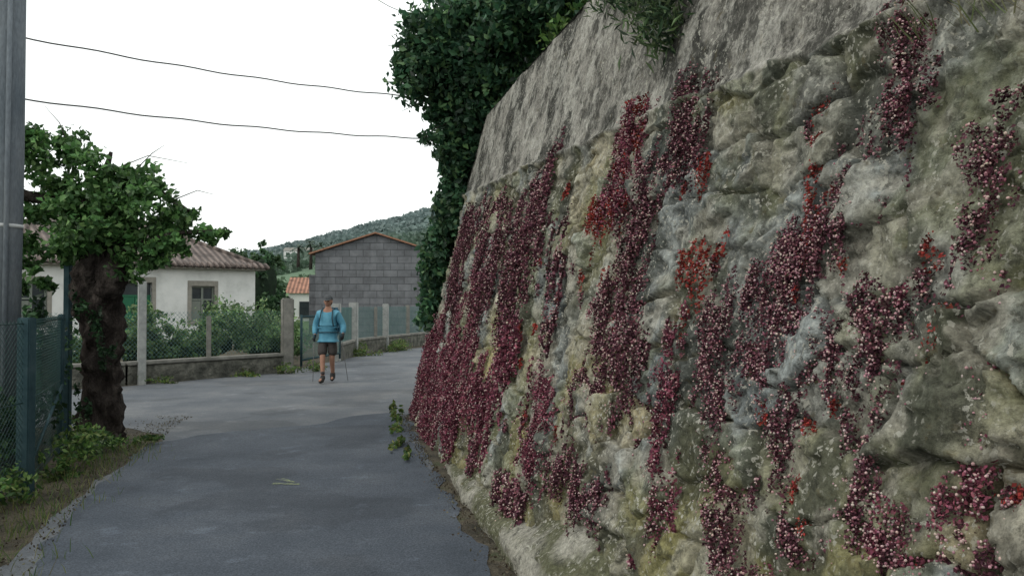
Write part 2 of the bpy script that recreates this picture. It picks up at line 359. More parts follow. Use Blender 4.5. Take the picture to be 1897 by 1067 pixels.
fc=np.concatenate([fc,np.zeros((len(fc),1))],1)
npmesh('wall_footing',VV,FF,WM,wallE,col=fc,smooth=True)
yt=np.concatenate([np.arange(-3,23,.5)]);a=wallp(yt,np.full(len(yt),HW-.1),-.3)
b_=a+np.array([40,0,2.5]);VV=np.concatenate([a,b_]);n=len(yt);i=np.arange(n-1)
npmesh('terrace_ground',VV,np.stack([i,i+n,i+1+n,i+1],1),GRASSG)

# ---------------------------------------------------------------- wall plants (red stonecrop mats)
S=[("P",[(2.52,2.68,.11),(2.44,2.50,.10),(2.42,2.37,.10),(2.46,2.22,.14),(2.54,2.05,.14),(2.66,1.90,.14),(3.03,1.76,.15),(3.28,1.58,.19),(3.26,1.33,.19),(3.14,1.13,.15),(2.96,.95,.10)]),
("R",[(2.92,2.53,.06),(2.81,2.35,.06)]),("R",[(2.84,2.24,.06),(2.78,2.01,.08),(2.78,1.81,.08),(2.76,1.63,.05)]),("P",[(2.84,1.93,.12),(2.86,1.65,.15),(2.93,1.46,.16)]),
("P",[(2.04,2.22,.05),(2.07,2.13,.10),(2.03,1.97,.07)]),("P",[(2.06,1.90,.07),(2.02,1.77,.09),(2.01,1.64,.04)]),
("P",[(2.47,1.68,.12),(2.34,1.55,.14),(2.36,1.35,.10),(2.28,1.13,.08),(2.31,.97,.07)]),("P",[(2.6,1.58,.17),(2.65,1.35,.14),(2.72,1.17,.09)]),("P",[(2.27,1.70,.06),(2.3,1.55,.10)]),
("R",[(2.13,1.62,.04),(2.14,1.48,.06),(2.18,1.37,.04)]),("R",[(2.25,1.84,.03),(2.18,1.76,.03)]),("R",[(3.72,1.84,.10),(3.38,1.84,.12),(3.45,1.63,.11),(3.58,1.52,.06)]),
("R",[(4.77,2.86,.2),(4.6,2.65,.22),(4.73,2.41,.2)]),("Q",[(4.77,2.8,.25),(4.65,2.6,.28),(4.8,2.3,.25)]),("P",[(4.05,2.75,.2),(3.88,2.5,.28),(3.98,2.32,.2)]),("R",[(3.7,2.33,.09),(3.67,2.19,.09)]),
("P",[(4.3,2.41,.18),(4.32,2.13,.32),(4.26,1.92,.24)]),("R",[(4.7,2.23,.2),(5.2,2.28,.22)]),("P",[(4.23,1.86,.24),(4.15,1.53,.32),(3.94,1.21,.2)]),
("P",[(4.55,1.75,.22),(4.48,1.37,.32),(4.59,1.02,.32),(4.6,.73,.22)]),("P",[(6.63,2.85,.5),(6.6,2.39,.8),(6.85,1.89,.6),(6.87,1.55,.35)]),
("P",[(8.35,2.85,.7),(8.2,2.27,.75),(7.8,1.65,.6)]),("P",[(5.76,2.21,.3),(5.5,1.8,.32),(5.24,1.18,.2)]),("R",[(5.03,2.07,.18),(4.7,1.72,.15)]),
("Q",[(8.5,1.88,.6),(8.6,1.3,.8),(8.75,.7,.8),(8.0,.35,.5)]),("Q",[(10.4,1.3,1.0),(10.1,.7,1.0),(9.7,.15,.7)]),("Q",[(11.6,1.3,.7),(11.4,.7,.8),(11.3,.2,.7)]),("P",[(9.8,2.7,.6),(9.8,2.0,.7),(9.6,1.6,.6)]),
("Q",[(6.4,1.43,.38),(6.4,1.03,.65),(6.6,.5,.55)]),("Q",[(7.7,1.23,.65),(7.35,.7,.7)]),("Q",[(5.4,1.09,.24),(5.37,.77,.34),(5.17,.55,.26)]),
("P",[(6.87,.35,.35),(5.97,.32,.35),(5.39,.25,.22)]),("P",[(4.77,.67,.28),(4.15,.62,.24)]),("Q",[(3.6,1.3,.14),(3.58,1.05,.22),(3.55,.86,.22),(3.48,.69,.12)]),
("P",[(3.05,.9,.12),(2.93,.76,.17),(2.82,.62,.16)]),("R",[(2.85,1.28,.05),(2.83,1.2,.04)]),("R",[(2.57,1.26,.04),(2.6,1.2,.04)]),("Q",[(1.93,1.53,.04),(1.97,1.45,.05),(1.94,1.32,.05)]),
("P",[(2.36,.88,.12),(2.09,1.0,.11),(1.86,1.04,.08)]),("Q",[(2.01,1.13,.09),(1.88,1.2,.08)]),("Q",[(2.2,1.0,.12),(2.1,.9,.12)]),("P",[(2.62,.9,.09),(2.5,.8,.10)]),("R",[(2.54,.94,.03),(2.5,.88,.03)]),("P",[(3.03,1.48,.10),(2.88,1.37,.08)]),
("R",[(5.8,2.58,.1),(5.85,2.5,.08)]),("Q",[(3.65,1.55,.08),(3.75,1.44,.07)]),("R",[(1.8,1.22,.03),(1.82,1.15,.03)]),("R",[(2.6,1.05,.03),(2.62,1.0,.03)]),("P",[(2.72,1.08,.06),(2.75,.98,.07)]),
("P",[(1.4,2.2,.12),(1.3,1.9,.12),(1.35,1.5,.1)]),("P",[(.9,1.5,.15),(.9,1.1,.12),(1.0,.8,.1)]),("Q",[(.2,2.3,.2),(.3,1.8,.2),(.1,1.2,.15)]),("P",[(-.8,2,.2),(-.9,1.4,.25),(-.7,.8,.15)])]
for k in range(90):
    yy=RNG.uniform(1.7,7);zz=RNG.uniform(.5,2.4);r=.012+.010*RNG.random()*yy/2
    S.append((RNG.choice(list("RQP")),[(yy,zz,r),(yy-.02,zz-.04-.06*RNG.random(),r*.8)]))
LP=[];LC=[];LS=[];BP=[];BR=[];BC=[]
PALL={'P':([(.105,.042,.056),(.065,.027,.038),(.15,.06,.075),(.05,.028,.029),(.06,.06,.033)],[.35,.22,.23,.15,.05]),
      'Q':([(.17,.05,.075),(.105,.034,.05),(.23,.075,.10),(.06,.026,.032)],[.35,.22,.25,.18]),
      'R':([(.28,.042,.036),(.18,.032,.03),(.11,.026,.023),(.23,.06,.04)],[.35,.3,.2,.15])}
for kind,pl in S:
    pl=np.array(pl,float);
    seg=np.sqrt(np.diff(pl[:,0])**2+np.diff(pl[:,1])**2);cum=np.concatenate([[0],np.cumsum(seg)]);tot=cum[-1]
    hw=pl[:,2].mean();near=pl[:,0].mean()
    size=.0125 if near<3.3 else (.017 if near<5.5 else .026)
    SL=.09 if near<3.3 else (.17 if near<5.5 else .26)
    SL=min(SL,max(.03,hw*1.2))
    area=(tot+hw*.7)*2*hw
    nleaf=area*(3.5 if kind!='R' else 1.7)/(size*size)+20
    m=max(5,int(SL/(size*.22)));ns=int(nleaf/m)+3
    u=RNG.uniform(-.1*hw,tot+.1*hw,ns)
    x=np.clip(RNG.normal(size=ns)*.52,-1.15,1.15)
    hh=np.interp(u,cum,pl[:,2])
    ry=np.interp(u,cum,pl[:,0])+x*hh;rz=np.interp(u,cum,pl[:,1])+np.where(u<0,-u,0)+RNG.normal(size=ns)*min(hw*.3,.06)+SL*.3
    if hw>.05:
        f=min(1.3/hw,14) if near<5.5 else 3.0
        msk=fbm(ry*f,rz*f*.45,None,300,3);th_=(.32 if kind!='R' else .38) if near<5.5 else .36
        kp=msk>th_+.09*np.abs(x);ry,rz,x,hh,msk=ry[kp],rz[kp],x[kp],hh[kp],msk[kp]
    else: msk=np.full(ns,.55)
    ns=len(ry)
    if ns<2:continue
    Ls=SL*RNG.uniform(.4,1.6,ns);tone=RNG.uniform(.45,1.45,ns)
    bul_=(.015+.20*min(hw,.4))*(1-.6*np.abs(x))*RNG.uniform(.3,1,ns)*(.3+1.2*sstep(.35,.60,msk))
    t=RNG.random((ns,m))
    jit=size*.75
    yy=(ry[:,None]+RNG.normal(size=(ns,m))*jit+(t-.5)*RNG.normal(size=(ns,1))*SL*.2).ravel()
    zz=(rz[:,None]-t*Ls[:,None]+RNG.normal(size=(ns,m))*jit*.5).ravel()
    o=(bul_[:,None]*np.sqrt(np.sin(np.pi*np.clip(t*.85+.1,0,1)))*RNG.uniform(.5,1.05,(ns,m))).ravel()+.03
    LP.append(wallp(yy,zz,o));LS.append(np.full(len(yy),size))
    p,wgt=PALL[kind];LC.append(pal(len(yy),p,wgt,.25)*np.repeat(tone,m)[:,None])
    nb=int(len(yy)*({'P':.13,'Q':.13,'R':.06}[kind]))
    if nb:
        ii=RNG.integers(0,len(yy),nb)
        BP.append(wallp(yy[ii],zz[ii],o[ii]+RNG.uniform(.005,.022,nb)))
        BR.append(RNG.uniform(.5,1.15,nb)*(.0046 if near<3.3 else (.0056 if near<5.5 else .0082)))
        BC.append(pal(nb,[(.42,.26,.27),(.52,.39,.36),(.34,.17,.20),(.54,.45,.39),(.26,.10,.13)],[.3,.25,.2,.1,.15],.15))
LP=np.concatenate(LP);LC=np.concatenate(LC);LS=np.concatenate(LS)
mat_plant=empty('red_stonecrop_plants')
leaves('stonecrop_leaves',LP,LS,LC,mat_plant,aspect=.7,dirs=np.tile(np.array([[-.5,-.1,-.4]]),(len(LP),1)),mat=STONEC)
BP=np.concatenate(BP);BR=np.concatenate(BR);BC=np.concatenate(BC)
bm=bmesh.new();bmesh.ops.create_icosphere(bm,subdivisions=1,radius=1);iv=np.array([v.co[:] for v in bm.verts]);jf=np.array([[v.index for v in f.verts] for f in bm.faces]);bm.free()
nb=len(BP);sq=RNG.uniform(.7,1.2,(nb,1,3))
VV=(BP[:,None,:]+iv[None]*BR[:,None,None]*sq).reshape(-1,3);FF=(jf[None]+np.arange(nb)[:,None,None]*len(iv)).reshape(-1,3)
npmesh('stonecrop_blossoms',VV,FF,PETAL,mat_plant,col=np.repeat(BC,len(iv),0),smooth=False)

def succ(name,items,parent=None):
    P=[];Cc=[]
    for (y,z,r,n) in items:
        yy=y+RNG.normal(size=n)*r*.6;zz=z+RNG.normal(size=n)*r*.5
        P.append(wallp(yy,zz,RNG.uniform(.03,.22,n)))
        Cc.append(pal(n,[(.09,.14,.06),(.045,.085,.04),(.13,.19,.09),(.03,.055,.03)],None,.25))
    P=np.concatenate(P);Cc=np.concatenate(Cc)
    return leaves(name,P,.085,Cc,parent,aspect=.2,dirs=np.tile(np.array([[-.5,-.4,.3]]),(len(P),1)))
succ('ice_plant',[(5.2,3.95,.32,600),(5.5,4.1,.3,400),(4.8,3.7,.28,550),(4.5,3.45,.24,450),(4.35,3.2,.14,200),(4.7,3.9,.3,400),(4.3,3.75,.25,300),(4.0,3.9,.3,300)])
def grass(name,pts,h,n,cols,r=.1,lean=(-.3,-.2),wd=.018):
    V=[];Cc=[]
    for p in pts:
        for k in range(n):
            b=np.array(p)+RNG.normal(size=3)*np.array([r,r,.01]);hh=h*RNG.uniform(.5,1.2);d=np.array([RNG.normal()*.35+lean[0],RNG.normal()*.35+lean[1],1.])*hh
            w_=np.array([RNG.normal(),RNG.normal(),0]);w_=w_/np.linalg.norm(w_)*hh*wd
            m_=b+d*.5;t=b+d+np.array([RNG.normal()*.1,RNG.normal()*.1,-.15])*hh
            V+= [b-w_,b+w_,m_+w_*.8,m_-w_*.8,t,t+w_*.1];Cc.append(np.repeat(pal(1,cols),6,0))
    V=np.array(V);i=np.arange(len(V)//6)*6
    F=np.concatenate([np.stack([i,i+1,i+2,i+3],1),np.stack([i+3,i+2,i+4,i+5],1)])
    F3=np.concatenate([F[:,[0,1,2]],F[:,[0,2,3]]])
    return npmesh(name,V,F3,LEAF,None,col=np.concatenate(Cc))
grass('dry_grass_tuft',[tuple(wallp(1.95+.12*k,2.42+.02*k,.05)) for k in range(5)],.13,9,[(.22,.21,.12),(.12,.15,.06)],.04,(-.6,-.2))

# ---------------------------------------------------------------- hedge on the corner
hedge=empty('climbing_hedge')
HB=[(-.95,11.2,5.35,.60,.6,.5),(-1.12,11.2,4.85,.5,.5,.45),(-.55,11.2,5.4,.6,.6,.55),(-.2,10.7,5.35,.65,.6,.6),(.35,10.0,5.5,.7,.7,.6),(.9,9.0,5.2,.6,.6,.45),(-.5,11.2,4.75,.55,.5,.5),(-.65,11.4,4.25,.42,.45,.42),(-.15,10.9,4.9,.5,.5,.5),(-.3,11.1,4.45,.45,.45,.4),
(-.8,11.6,3.85,.26,.4,.4),(-.78,11.7,3.35,.27,.4,.42),(-.84,11.8,2.85,.30,.4,.42),(-.98,11.9,2.35,.34,.4,.42),(-1.06,12.0,1.85,.34,.38,.4),(-1.14,12.0,1.5,.28,.35,.3),(-.6,11.6,3.6,.35,.4,.4),(-.6,11.8,3.0,.35,.4,.4),
(-.6,12.8,4.6,.6,.8,.9),(-.65,13.2,3.4,.45,.7,.9),(-.95,13.2,2.2,.45,.6,.9),(0,12.5,5.2,1.0,1.,.9)]
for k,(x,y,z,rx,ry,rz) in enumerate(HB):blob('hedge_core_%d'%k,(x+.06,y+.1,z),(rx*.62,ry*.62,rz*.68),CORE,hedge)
foliage('hedge_leaves',HB,820,.11,[(.038,.095,.05),(.022,.06,.034),(.06,.135,.066),(.10,.18,.075)],hedge,[.33,.22,.28,.17],shell=.7,aspect=.6)
foliage('hedge_sprays',[(-1.42,11.1,5.3,.3,.3,.4),(-1.52,11.2,4.9,.22,.3,.2),(-1.25,11.2,4.35,.35,.3,.12),(-1.15,11.3,4.0,.28,.3,.12),(-1.6,11.2,5.1,.15,.2,.1),(-1.15,12,3.1,.12,.2,.3),(-1.28,12,2.3,.1,.2,.3)],150,.11,[(.035,.09,.045),(.06,.13,.06)],hedge,shell=.2)
for k,(a,b) in enumerate([((-1.1,11.1,5.0),(-1.75,11.1,5.25)),((-1.0,11.2,4.5),(-1.55,11.2,4.35)),((-.9,11.3,4.2),(-1.3,11.3,3.95))]):
    tube('sprig_%d'%k,[a,((a[0]+b[0])/2,a[1],(a[2]+b[2])/2+.05),b],[.012,.008,.003],TWIG,hedge,5)
foliage('shrub_on_terrace',[(1.0,8.6,4.6,.5,.5,.35),(1.5,7.6,4.7,.5,.5,.35),(1.1,8.2,4.9,.4,.4,.3),(.75,9.2,4.7,.4,.4,.4)],800,.09,[(.10,.19,.05),(.06,.13,.04),(.15,.24,.07)],shell=.5)

# ---------------------------------------------------------------- pollard tree
tree=empty('pollarded_tree')
tube('trunk',[(-4.85,9.5,-.05),(-4.86,9.5,.2),(-4.90,9.5,.7),(-4.87,9.5,1.2),(-4.90,9.5,1.6),(-4.92,9.5,2.0),(-4.93,9.5,2.5),(-5.0,9.5,2.9)],[.29,.22,.20,.22,.24,.27,.24,.2],BARK,tree,40,.75,6.5,seed=4)
tube('burr',[(-4.76,9.3,1.72),(-4.66,9.3,1.95),(-4.66,9.35,2.2)],[.10,.17,.1],BARK,tree,20,.7,9,seed=9)
tube('limb_1',[(-4.95,9.5,2.5),(-5.3,9.5,2.85),(-5.7,9.4,2.9),(-6.3,9.3,3.05)],[.13,.1,.07,.03],BARK,tree,10,.3,6)
tube('limb_2',[(-4.9,9.5,2.6),(-4.6,9.6,2.9),(-4.3,9.6,3.0),(-3.9,9.6,2.75)],[.12,.08,.05,.02],BARK,tree,10,.3,6)
tube('limb_3',[(-4.9,9.5,2.7),(-5.0,9.7,3.1),(-4.95,9.8,3.5)],[.12,.07,.02],BARK,tree,10,.3,6)
tube('limb_4',[(-4.9,9.5,2.2),(-4.4,9.3,2.3),(-3.9,9.2,2.45),(-3.35,9.2,2.48)],[.1,.05,.025,.01],BARK,tree,8,.3,6)
for k,q in enumerate([[(-4.7,9.6,3.3),(-4.4,9.6,3.42),(-3.92,9.6,3.33)],[(-5.3,9.5,3.5),(-5.42,9.5,3.8),(-5.6,9.5,4.0)],[(-4.6,9.6,3.2),(-4.35,9.6,3.45),(-4.2,9.6,3.55)],[(-4.05,9.6,2.9),(-3.8,9.6,3.0),(-3.6,9.6,2.95)]]):
    tube('twig_%d'%k,q,[.007,.005,.002],TWIG,tree,5)
TC=[(-5.72,9.4,3.36,.36),(-5.75,9.4,3.62,.25),(-5.4,9.6,3.55,.28),(-5.0,9.5,3.28,.32),(-4.65,9.6,3.15,.3),(-4.3,9.5,2.98,.28),(-4.8,9.4,2.8,.42),(-5.33,9.4,3.0,.3),(-5.75,9.5,2.75,.25),(-4.5,9.3,2.7,.33),(-4.05,9.5,2.68,.27),(-4.2,9.3,2.36,.30),(-3.9,9.3,2.3,.2),(-3.72,9.2,2.5,.24),(-3.42,9.2,2.46,.16),(-4.8,9.2,2.45,.38),(-5.0,9.15,2.25,.3),(-5.8,9.5,2.3,.28),(-5.45,9.6,2.3,.25),(-4.5,9.3,2.15,.26),(-4.15,9.3,2.1,.2),(-5.9,9.4,1.85,.26),(-5.6,9.5,1.9,.2),(-6.3,9.3,3.1,.45),(-6.4,9.5,2.5,.4),(-5.1,9.3,2.7,.3),(-4.9,10.0,3.0,.4),(-5.5,9.9,2.7,.35),(-4.3,9.9,2.6,.3)]
foliage('tree_leaves',[(a,b,c,r*1.05,r*1.15,r*.85) for a,b,c,r in TC],450,.085,[(.07,.16,.05),(.045,.105,.035),(.11,.22,.07),(.15,.27,.09)],tree,[.35,.25,.28,.12],shell=.1,aspect=.65)
foliage('trunk_ivy',[(-4.75,9.2,1.35,.16,.08,.3),(-4.72,9.22,1.0,.16,.08,.28),(-4.98,9.22,.5,.12,.08,.25),(-5.0,9.2,1.7,.14,.08,.25)],480,.06,[(.03,.075,.03),(.015,.04,.018)],tree,shell=.2)

# ---------------------------------------------------------------- utility pole
pole=empty('utility_pole')
tube('shaft',[(-4.83,7.5,-.1),(-4.78,7.5,3),(-4.74,7.5,8.5)],[.165,.15,.12],POLEM,pole,24)
tube('marker_band',[(-4.787,7.5,2.35),(-4.786,7.5,2.385)],[.1555,.1555],nmat('white_tape',[(.4,.42,.42),(.5,.52,.52)],4,.8,0),pole,24)
tube('conduit',[(-4.70,7.36,-.1),(-4.66,7.36,5.5)],[.022,.022],POLEM,pole,10)
def cable(name,a,b,sag,r=.012,n=24):
    a=np.array(a,float);b=np.array(b,float);P=[]
    for i in range(n+1):
        t=i/n;p=a*(1-t)+b*t;p[2]-=sag*4*t*(1-t)+.02*math.sin(t*90);P.append(p)
    return tube(name,P,r,CABLE,None,5)
cable('power_line',(-19.5,13.5,8.75),(5,38,11.2),1.2,.022,90)
cable('power_line',(-19.5,13.5,7.15),(5,38,9.8),1.25,.022,90)
cable('power_line',(-7.6,30,14.4),(5,30,8.3),.15,.014,30)

# ---------------------------------------------------------------- near left fence
def chain(name,p0,p1,z0,z1,sp,r,mat,parent=None):
    p0=np.array(p0,float);p1=np.array(p1,float);Ln=np.linalg.norm(p1-p0);H=z1-z0;d=(p1-p0)/Ln;nrm=np.array([-d[1],d[0]])
    V=[];F=[]
    for sgn,offn in ((1,r),(-1,-r)):
        c=-H if sgn>0 else 0
        while c<Ln+(0 if sgn>0 else H):
            if sgn>0:t0=max(0,-c);t1=min(H,Ln-c)
            else:t0=max(0,c-Ln);t1=min(H,c)
            if t1>t0+.01:
                A=[];
                for t in (t0,t1):
                    x=c+t if sgn>0 else c-t
                    A.append(np.array([*(p0+d*x+nrm*offn),z0+t]))
                for ctr in A:
                    for (a,b) in ((r,0),(-r*.5,r*.87),(-r*.5,-r*.87)):
                        V.append(ctr+np.array([nrm[0]*a,nrm[1]*a,0])+np.array([d[0]*b*.7,d[1]*b*.7,-sgn*b*.7]))
                k=len(V)-6
                for s in range(3):F.append((k+s,k+(s+1)%3,k+3+(s+1)%3,k+3+s))
            c+=sp
    return npmesh(name,V,F,mat,parent)
fence=empty('chain_link_fence')
FP=[(-3.98,4.2),(-4.14,6.8),(-4.95,8.75),(-6.6,10.0),(-9,9.4)]
for i in range(4):chain('mesh_%d'%i,FP[i],FP[i+1],.05,1.5,.055,.0024,WIREG,fence)
for i,(x,y) in enumerate(FP):
    r=.055 if i!=2 else .03
    box('post_%d'%i,(-r,-r,-.05),(r,r,1.52),TEAL,fence,.01,loc=(x,y,0))
box('post_tall',(-.04,-.04,-.05),(.04,.04,2.1),TEAL,fence,.01,loc=(-5.35,9.6,0))
for i in range(4):
    for z in (.12,.8,1.47):
        a,b=FP[i],FP[i+1];tube('rail_%d_%d'%(i,int(z*10)),[(a[0],a[1],z),(b[0],b[1],z)],.005,WIREG,fence,5)
tube('brace',[(-4.2,6.9,.15),(-4.9,8.7,.75)],.016,TEAL,fence,8)
GP=[(.06,.13,.035),(.035,.08,.025),(.10,.18,.045),(.16,.22,.07)]
foliage('fence_vines',[(-5.2,9.0,1.1,.3,.25,.4),(-5.5,8.6,.7,.4,.3,.5),(-5.0,8.3,.5,.3,.3,.4),(-5.9,8.3,.9,.5,.4,.6),(-5.2,7.4,.5,.4,.5,.5),(-5.0,6.3,.5,.5,.5,.5),(-6.3,8.8,1.2,.5,.4,.5),(-5.3,8.9,1.5,.15,.15,.3),(-6.0,9.5,.9,.5,.3,.5),(-4.75,5.6,.5,.4,.5,.5),(-4.6,7.1,.5,.25,.4,.4)],330,.085,[(.03,.07,.032),(.045,.10,.04),(.018,.045,.02)],shell=.2)
foliage('verge_weeds',[(-4.25,7.5,.14,.2,.3,.2),(-4.3,7.9,.22,.3,.35,.25),(-4.55,8.4,.2,.35,.3,.22),(-4.6,8.8,.13,.3,.3,.16),(-4.0,6.6,.12,.22,.3,.18),(-4.1,6.1,.14,.22,.4,.18),(-4.3,6.4,.2,.2,.4,.25),(-3.85,5.6,.15,.25,.35,.2),(-3.6,5.0,.14,.25,.4,.18),(-4.0,5.0,.25,.3,.4,.28),(-4.5,9.15,.1,.22,.2,.13),(-4.22,9.3,.07,.18,.18,.10),(-3.35,4.3,.2,.3,.4,.22),(-3.4,3.7,.2,.3,.5,.22)],420,.055,GP,shell=.1,zmin=.02)
grass('verge_grass',[(np.interp(y,[4.0,4.8,7.2,9.4],[-3.05,-3.25,-3.98,-4.35])+RNG.normal()*.16,y,0) for y in np.arange(4.0,9.4,.09)],.13,20,[(.07,.13,.035),(.12,.18,.05),(.17,.18,.07)],.12,(0,0),.025)
n=2600
yy=RNG.uniform(3.8,11.5,n);side=RNG.random(n)<.6;lx=np.interp(yy,[3.8,4.8,7.2,9.4,11],[-2.75,-2.95,-3.78,-4.2,-4.6])-np.abs(RNG.normal(size=n))*.3+.05
rx_=wx(yy)-.04-np.abs(RNG.normal(size=n))*.08
P=np.stack([np.where(side,lx,rx_),yy,RNG.uniform(.02,.03,n)],1)
leaves('leaf_litter',P,.022,pal(n,[(.07,.055,.035),(.10,.085,.055),(.045,.035,.025),(.14,.13,.09)]),None,.6)

# ---------------------------------------------------------------- low garden wall & fence
RUB=nmat('low_stone_wall',[(.04,.042,.036),(.10,.10,.085),(.20,.195,.165)],5,.95,1.0,14,8,bdist=.05)
gw=empty('low_garden_wall')
GW=[(-15,12.3),(-9.7,14.65),(-7.75,15.95),(-5.45,18.75)]
def wallrun(name,a,b,h,t,mat,par,cop=None,amp=.04):
    a=np.array(a,float);b=np.array(b,float);Ln=np.linalg.norm(b-a);d=(b-a)/Ln;nr=np.array([-d[1],d[0]])
    k=int(Ln/.12)+2;s=np.linspace(0,Ln,k);pr=[(-t/2,-.05),(-t/2,h*.35),(-t/2,h*.7),(-t/2,h),(t/2,h),(t/2,-.05)]
    V=[]
    for (o,z) in pr:
        nn=(fbm(s*2.5+a[0],s*0+z*4,None,400,3)-.5)*2*amp
        V.append(np.stack([a[0]+d[0]*s+nr[0]*(o+nn),a[1]+d[1]*s+nr[1]*(o+nn),np.full(k,z)+nn*.5*(z>0)],-1))
    V=np.stack(V,1);I=np.arange(V.shape[0]*V.shape[1]).reshape(V.shape[:2])
    F=np.stack([I[:-1,:-1],I[1:,:-1],I[1:,1:],I[:-1,1:]],-1).reshape(-1,4)
    o=npmesh(name,V.reshape(-1,3),F,mat,par)
    ang=math.atan2(d[1],d[0])
    if cop: box(name+'_coping',(0,-t/2-.03,h+.01),(Ln,t/2+.03,h+.08),cop,par,.015,rz=ang,loc=(a[0],a[1],0))
for i in range(3):wallrun('wall_run_%d'%i,GW[i],GW[i+1],.38,.28,RUB,gw,CONC)
gf=empty('garden_fence')
box('concrete_post_1',(-.075,-.075,-.05),(.075,.075,2.08),CONCW,gf,.015,rz=.6,loc=(-7.45,16.05,0))
for k,(x,y,h) in enumerate([(-9.4,14.9,1.7),(-11.5,14.0,1.7),(-6.6,17.35,1.35)]):box('concrete_post_%d'%(k+2),(-.045,-.045,0),(.045,.045,h),CONC,gf,.01,rz=.6,loc=(x,y,0))
for i in range(3):chain('mesh_%d'%i,(GW[i][0],GW[i][1]),(GW[i+1][0],GW[i+1][1]),.5,1.45,.09,.0035,WIREF,gf)
box('gate_post',(-.13,-.13,-.05),(.13,.13,1.75),CONC,empty('stone_gate_post'),.03,rz=.5,loc=(-5.3,18.8,0))
GARD=[(.08,.15,.06),(.05,.105,.04),(.13,.22,.08),(.19,.27,.12)]
gc=[]
for k in range(36):
    t=RNG.random();x=-9.5+4.0*t+RNG.normal()*.2;y=16.9+ (x+7.7)*1.15+RNG.uniform(.3,2.2) if x>-7.7 else 16.3+(x+7.7)*.7+RNG.uniform(.3,1.8)
    r=RNG.uniform(.25,.5);gc.append((x,y,RNG.uniform(.35,.95),r,r,r*.85))
gc+=[(-8.1,17.6,1.3,.4,.4,.35),(-8.5,18.5,1.0,.6,.5,.6),(-6.6,19,1.35,.35,.4,.3),(-7.2,19.5,1.1,.5,.5,.4),(-10.5,16,1.0,.7,.6,.6),(-12,15.5,1.0,.8,.6,.6),(-6.9,21.5,1.0,.7,.6,.6),(-8.2,22.5,1.1,.8,.7,.6)]
shr=empty('garden_shrubs')
foliage('shrub_leaves',gc,220,.10,GARD,shr,shell=.2)
for k,cc in enumerate(gc[::3]):blob('shrub_core_%d'%k,(cc[0],cc[1]+.15,cc[2]*.6),(cc[3]*.6,cc[4]*.6,cc[5]*.7),CORE,shr)
foliage('roadside_weeds',[(-5.1,18.3,.12,.35,.3,.2),(-4.7,18.9,.12,.3,.3,.18),(-5.9,17.7,.08,.5,.3,.12),(-7.1,16.1,.08,.5,.2,.12),(-1.5,10.3,.06,.10,.5,.18),(-1.3,9.3,.05,.1,.5,.12),(-1.12,8.6,.04,.08,.4,.09),(-1.62,11.3,.1,.1,.4,.2),(-3.9,27,.15,.5,1.2,.25),(-4.6,24.6,.15,.5,.6,.25)],330,.06,[(.08,.14,.035),(.12,.19,.05),(.05,.10,.03),(.17,.19,.06)],shell=.1,zmin=.02)

gate=empty('garden_gate')
for z in (.25,1.3):tube('rail_%d'%int(z*10),[(-5.1,19.3,z),(-4.75,22.0,z)],.025,TEAL,gate,8)
for (x,y) in ((-5.1,19.3),(-4.92,20.6),(-4.75,22.0)):tube('stile',[(x,y,.1),(x,y,1.35)],.03,TEAL,gate,8)
chain('mesh',(-5.1,19.3),(-4.75,22.0),.25,1.3,.07,.004,WIREF,gate)
uw=empty('roadside_wall')
UW=[(-4.9,22.3),(-5.0,25.2),(-3.3,31.5),(1.5,36)]
for i in range(3):wallrun('run_%d'%i,UW[i],UW[i+1],.42,.25,RUB,uw,CONC,.03)
uf=empty('roadside_fence')
for k,(x,y,h,wd) in enumerate([(-4.9,22.2,1.62,.12),(-4.95,24.9,1.65,.13),(-4.35,27.4,1.6,.10),(-4.55,26.6,1.5,.05),(-3.85,29.4,1.55,.07),(-3.3,31.4,1.6,.09),(-.9,33.8,1.6,.08)]):
    box('post_%d'%k,(-wd,-wd,0),(wd,wd,h),CONCW if k<3 else CONC,uf,.02,loc=(x,y,0))
for i in range(3):chain('mesh_%d'%i,UW[i],UW[i+1],.5,1.5,.085,.006,WIREF,uf)

# ---------------------------------------------------------------- white house
def roof_mat(name,c,axis='X'):
    m,nt,bs,N,L=newmat(name);tc=N('ShaderNodeTexCoord');wv=N('ShaderNodeTexWave');wv.bands_direction=axis;wv.inputs['Scale'].default_value=1.25;wv.inputs['Distortion'].default_value=.6;wv.inputs['Detail'].default_value=1
    L(tc.outputs['Object'],wv.inputs[0]);no=N('ShaderNodeTexNoise');no.inputs['Scale'].default_value=2.2;no.inputs['Detail'].default_value=8;no.inputs['Roughness'].default_value=.75;L(tc.outputs['Object'],no.inputs[0])
    cr=N('ShaderNodeValToRGB');L(no.outputs[0],cr.inputs[0]);cr.color_ramp.elements[0].position=.32;cr.color_ramp.elements[1].position=.68
    cr.color_ramp.elements[0].color=(*[q*.35 for q in c],1);cr.color_ramp.elements[1].color=(*[q*1.25 for q in c],1)
    e=cr.color_ramp.elements.new(.5);e.color=(*c,1)
    mr=N('ShaderNodeMapRange');L(wv.outputs[0],mr.inputs[0]);mr.inputs[3].default_value=.45;mr.inputs[4].default_value=1.15
    mx=N('ShaderNodeMix');mx.data_type='RGBA';mx.blend_type='MULTIPLY';mx.inputs[0].default_value=1;L(cr.outputs[0],mx.inputs[6]);L(mr.outputs[0],mx.inputs[7]);L(mx.outputs[2],bs.inputs['Base Color'])
    b=N('ShaderNodeBump');b.inputs['Distance'].default_value=.06;b.inputs['Strength'].default_value=.8;L(wv.outputs[0],b.inputs['Height']);L(b.outputs[0],bs.inputs['Normal']);bs.inputs['Roughness'].default_value=.9
    return m
ROOF=roof_mat('old_clay_tile_roof',(.175,.14,.125))
ROOFY=roof_mat('old_clay_tile_hip',(.175,.14,.125),'Y')
ROOFO=roof_mat('orange_tile_roof',(.36,.18,.12))
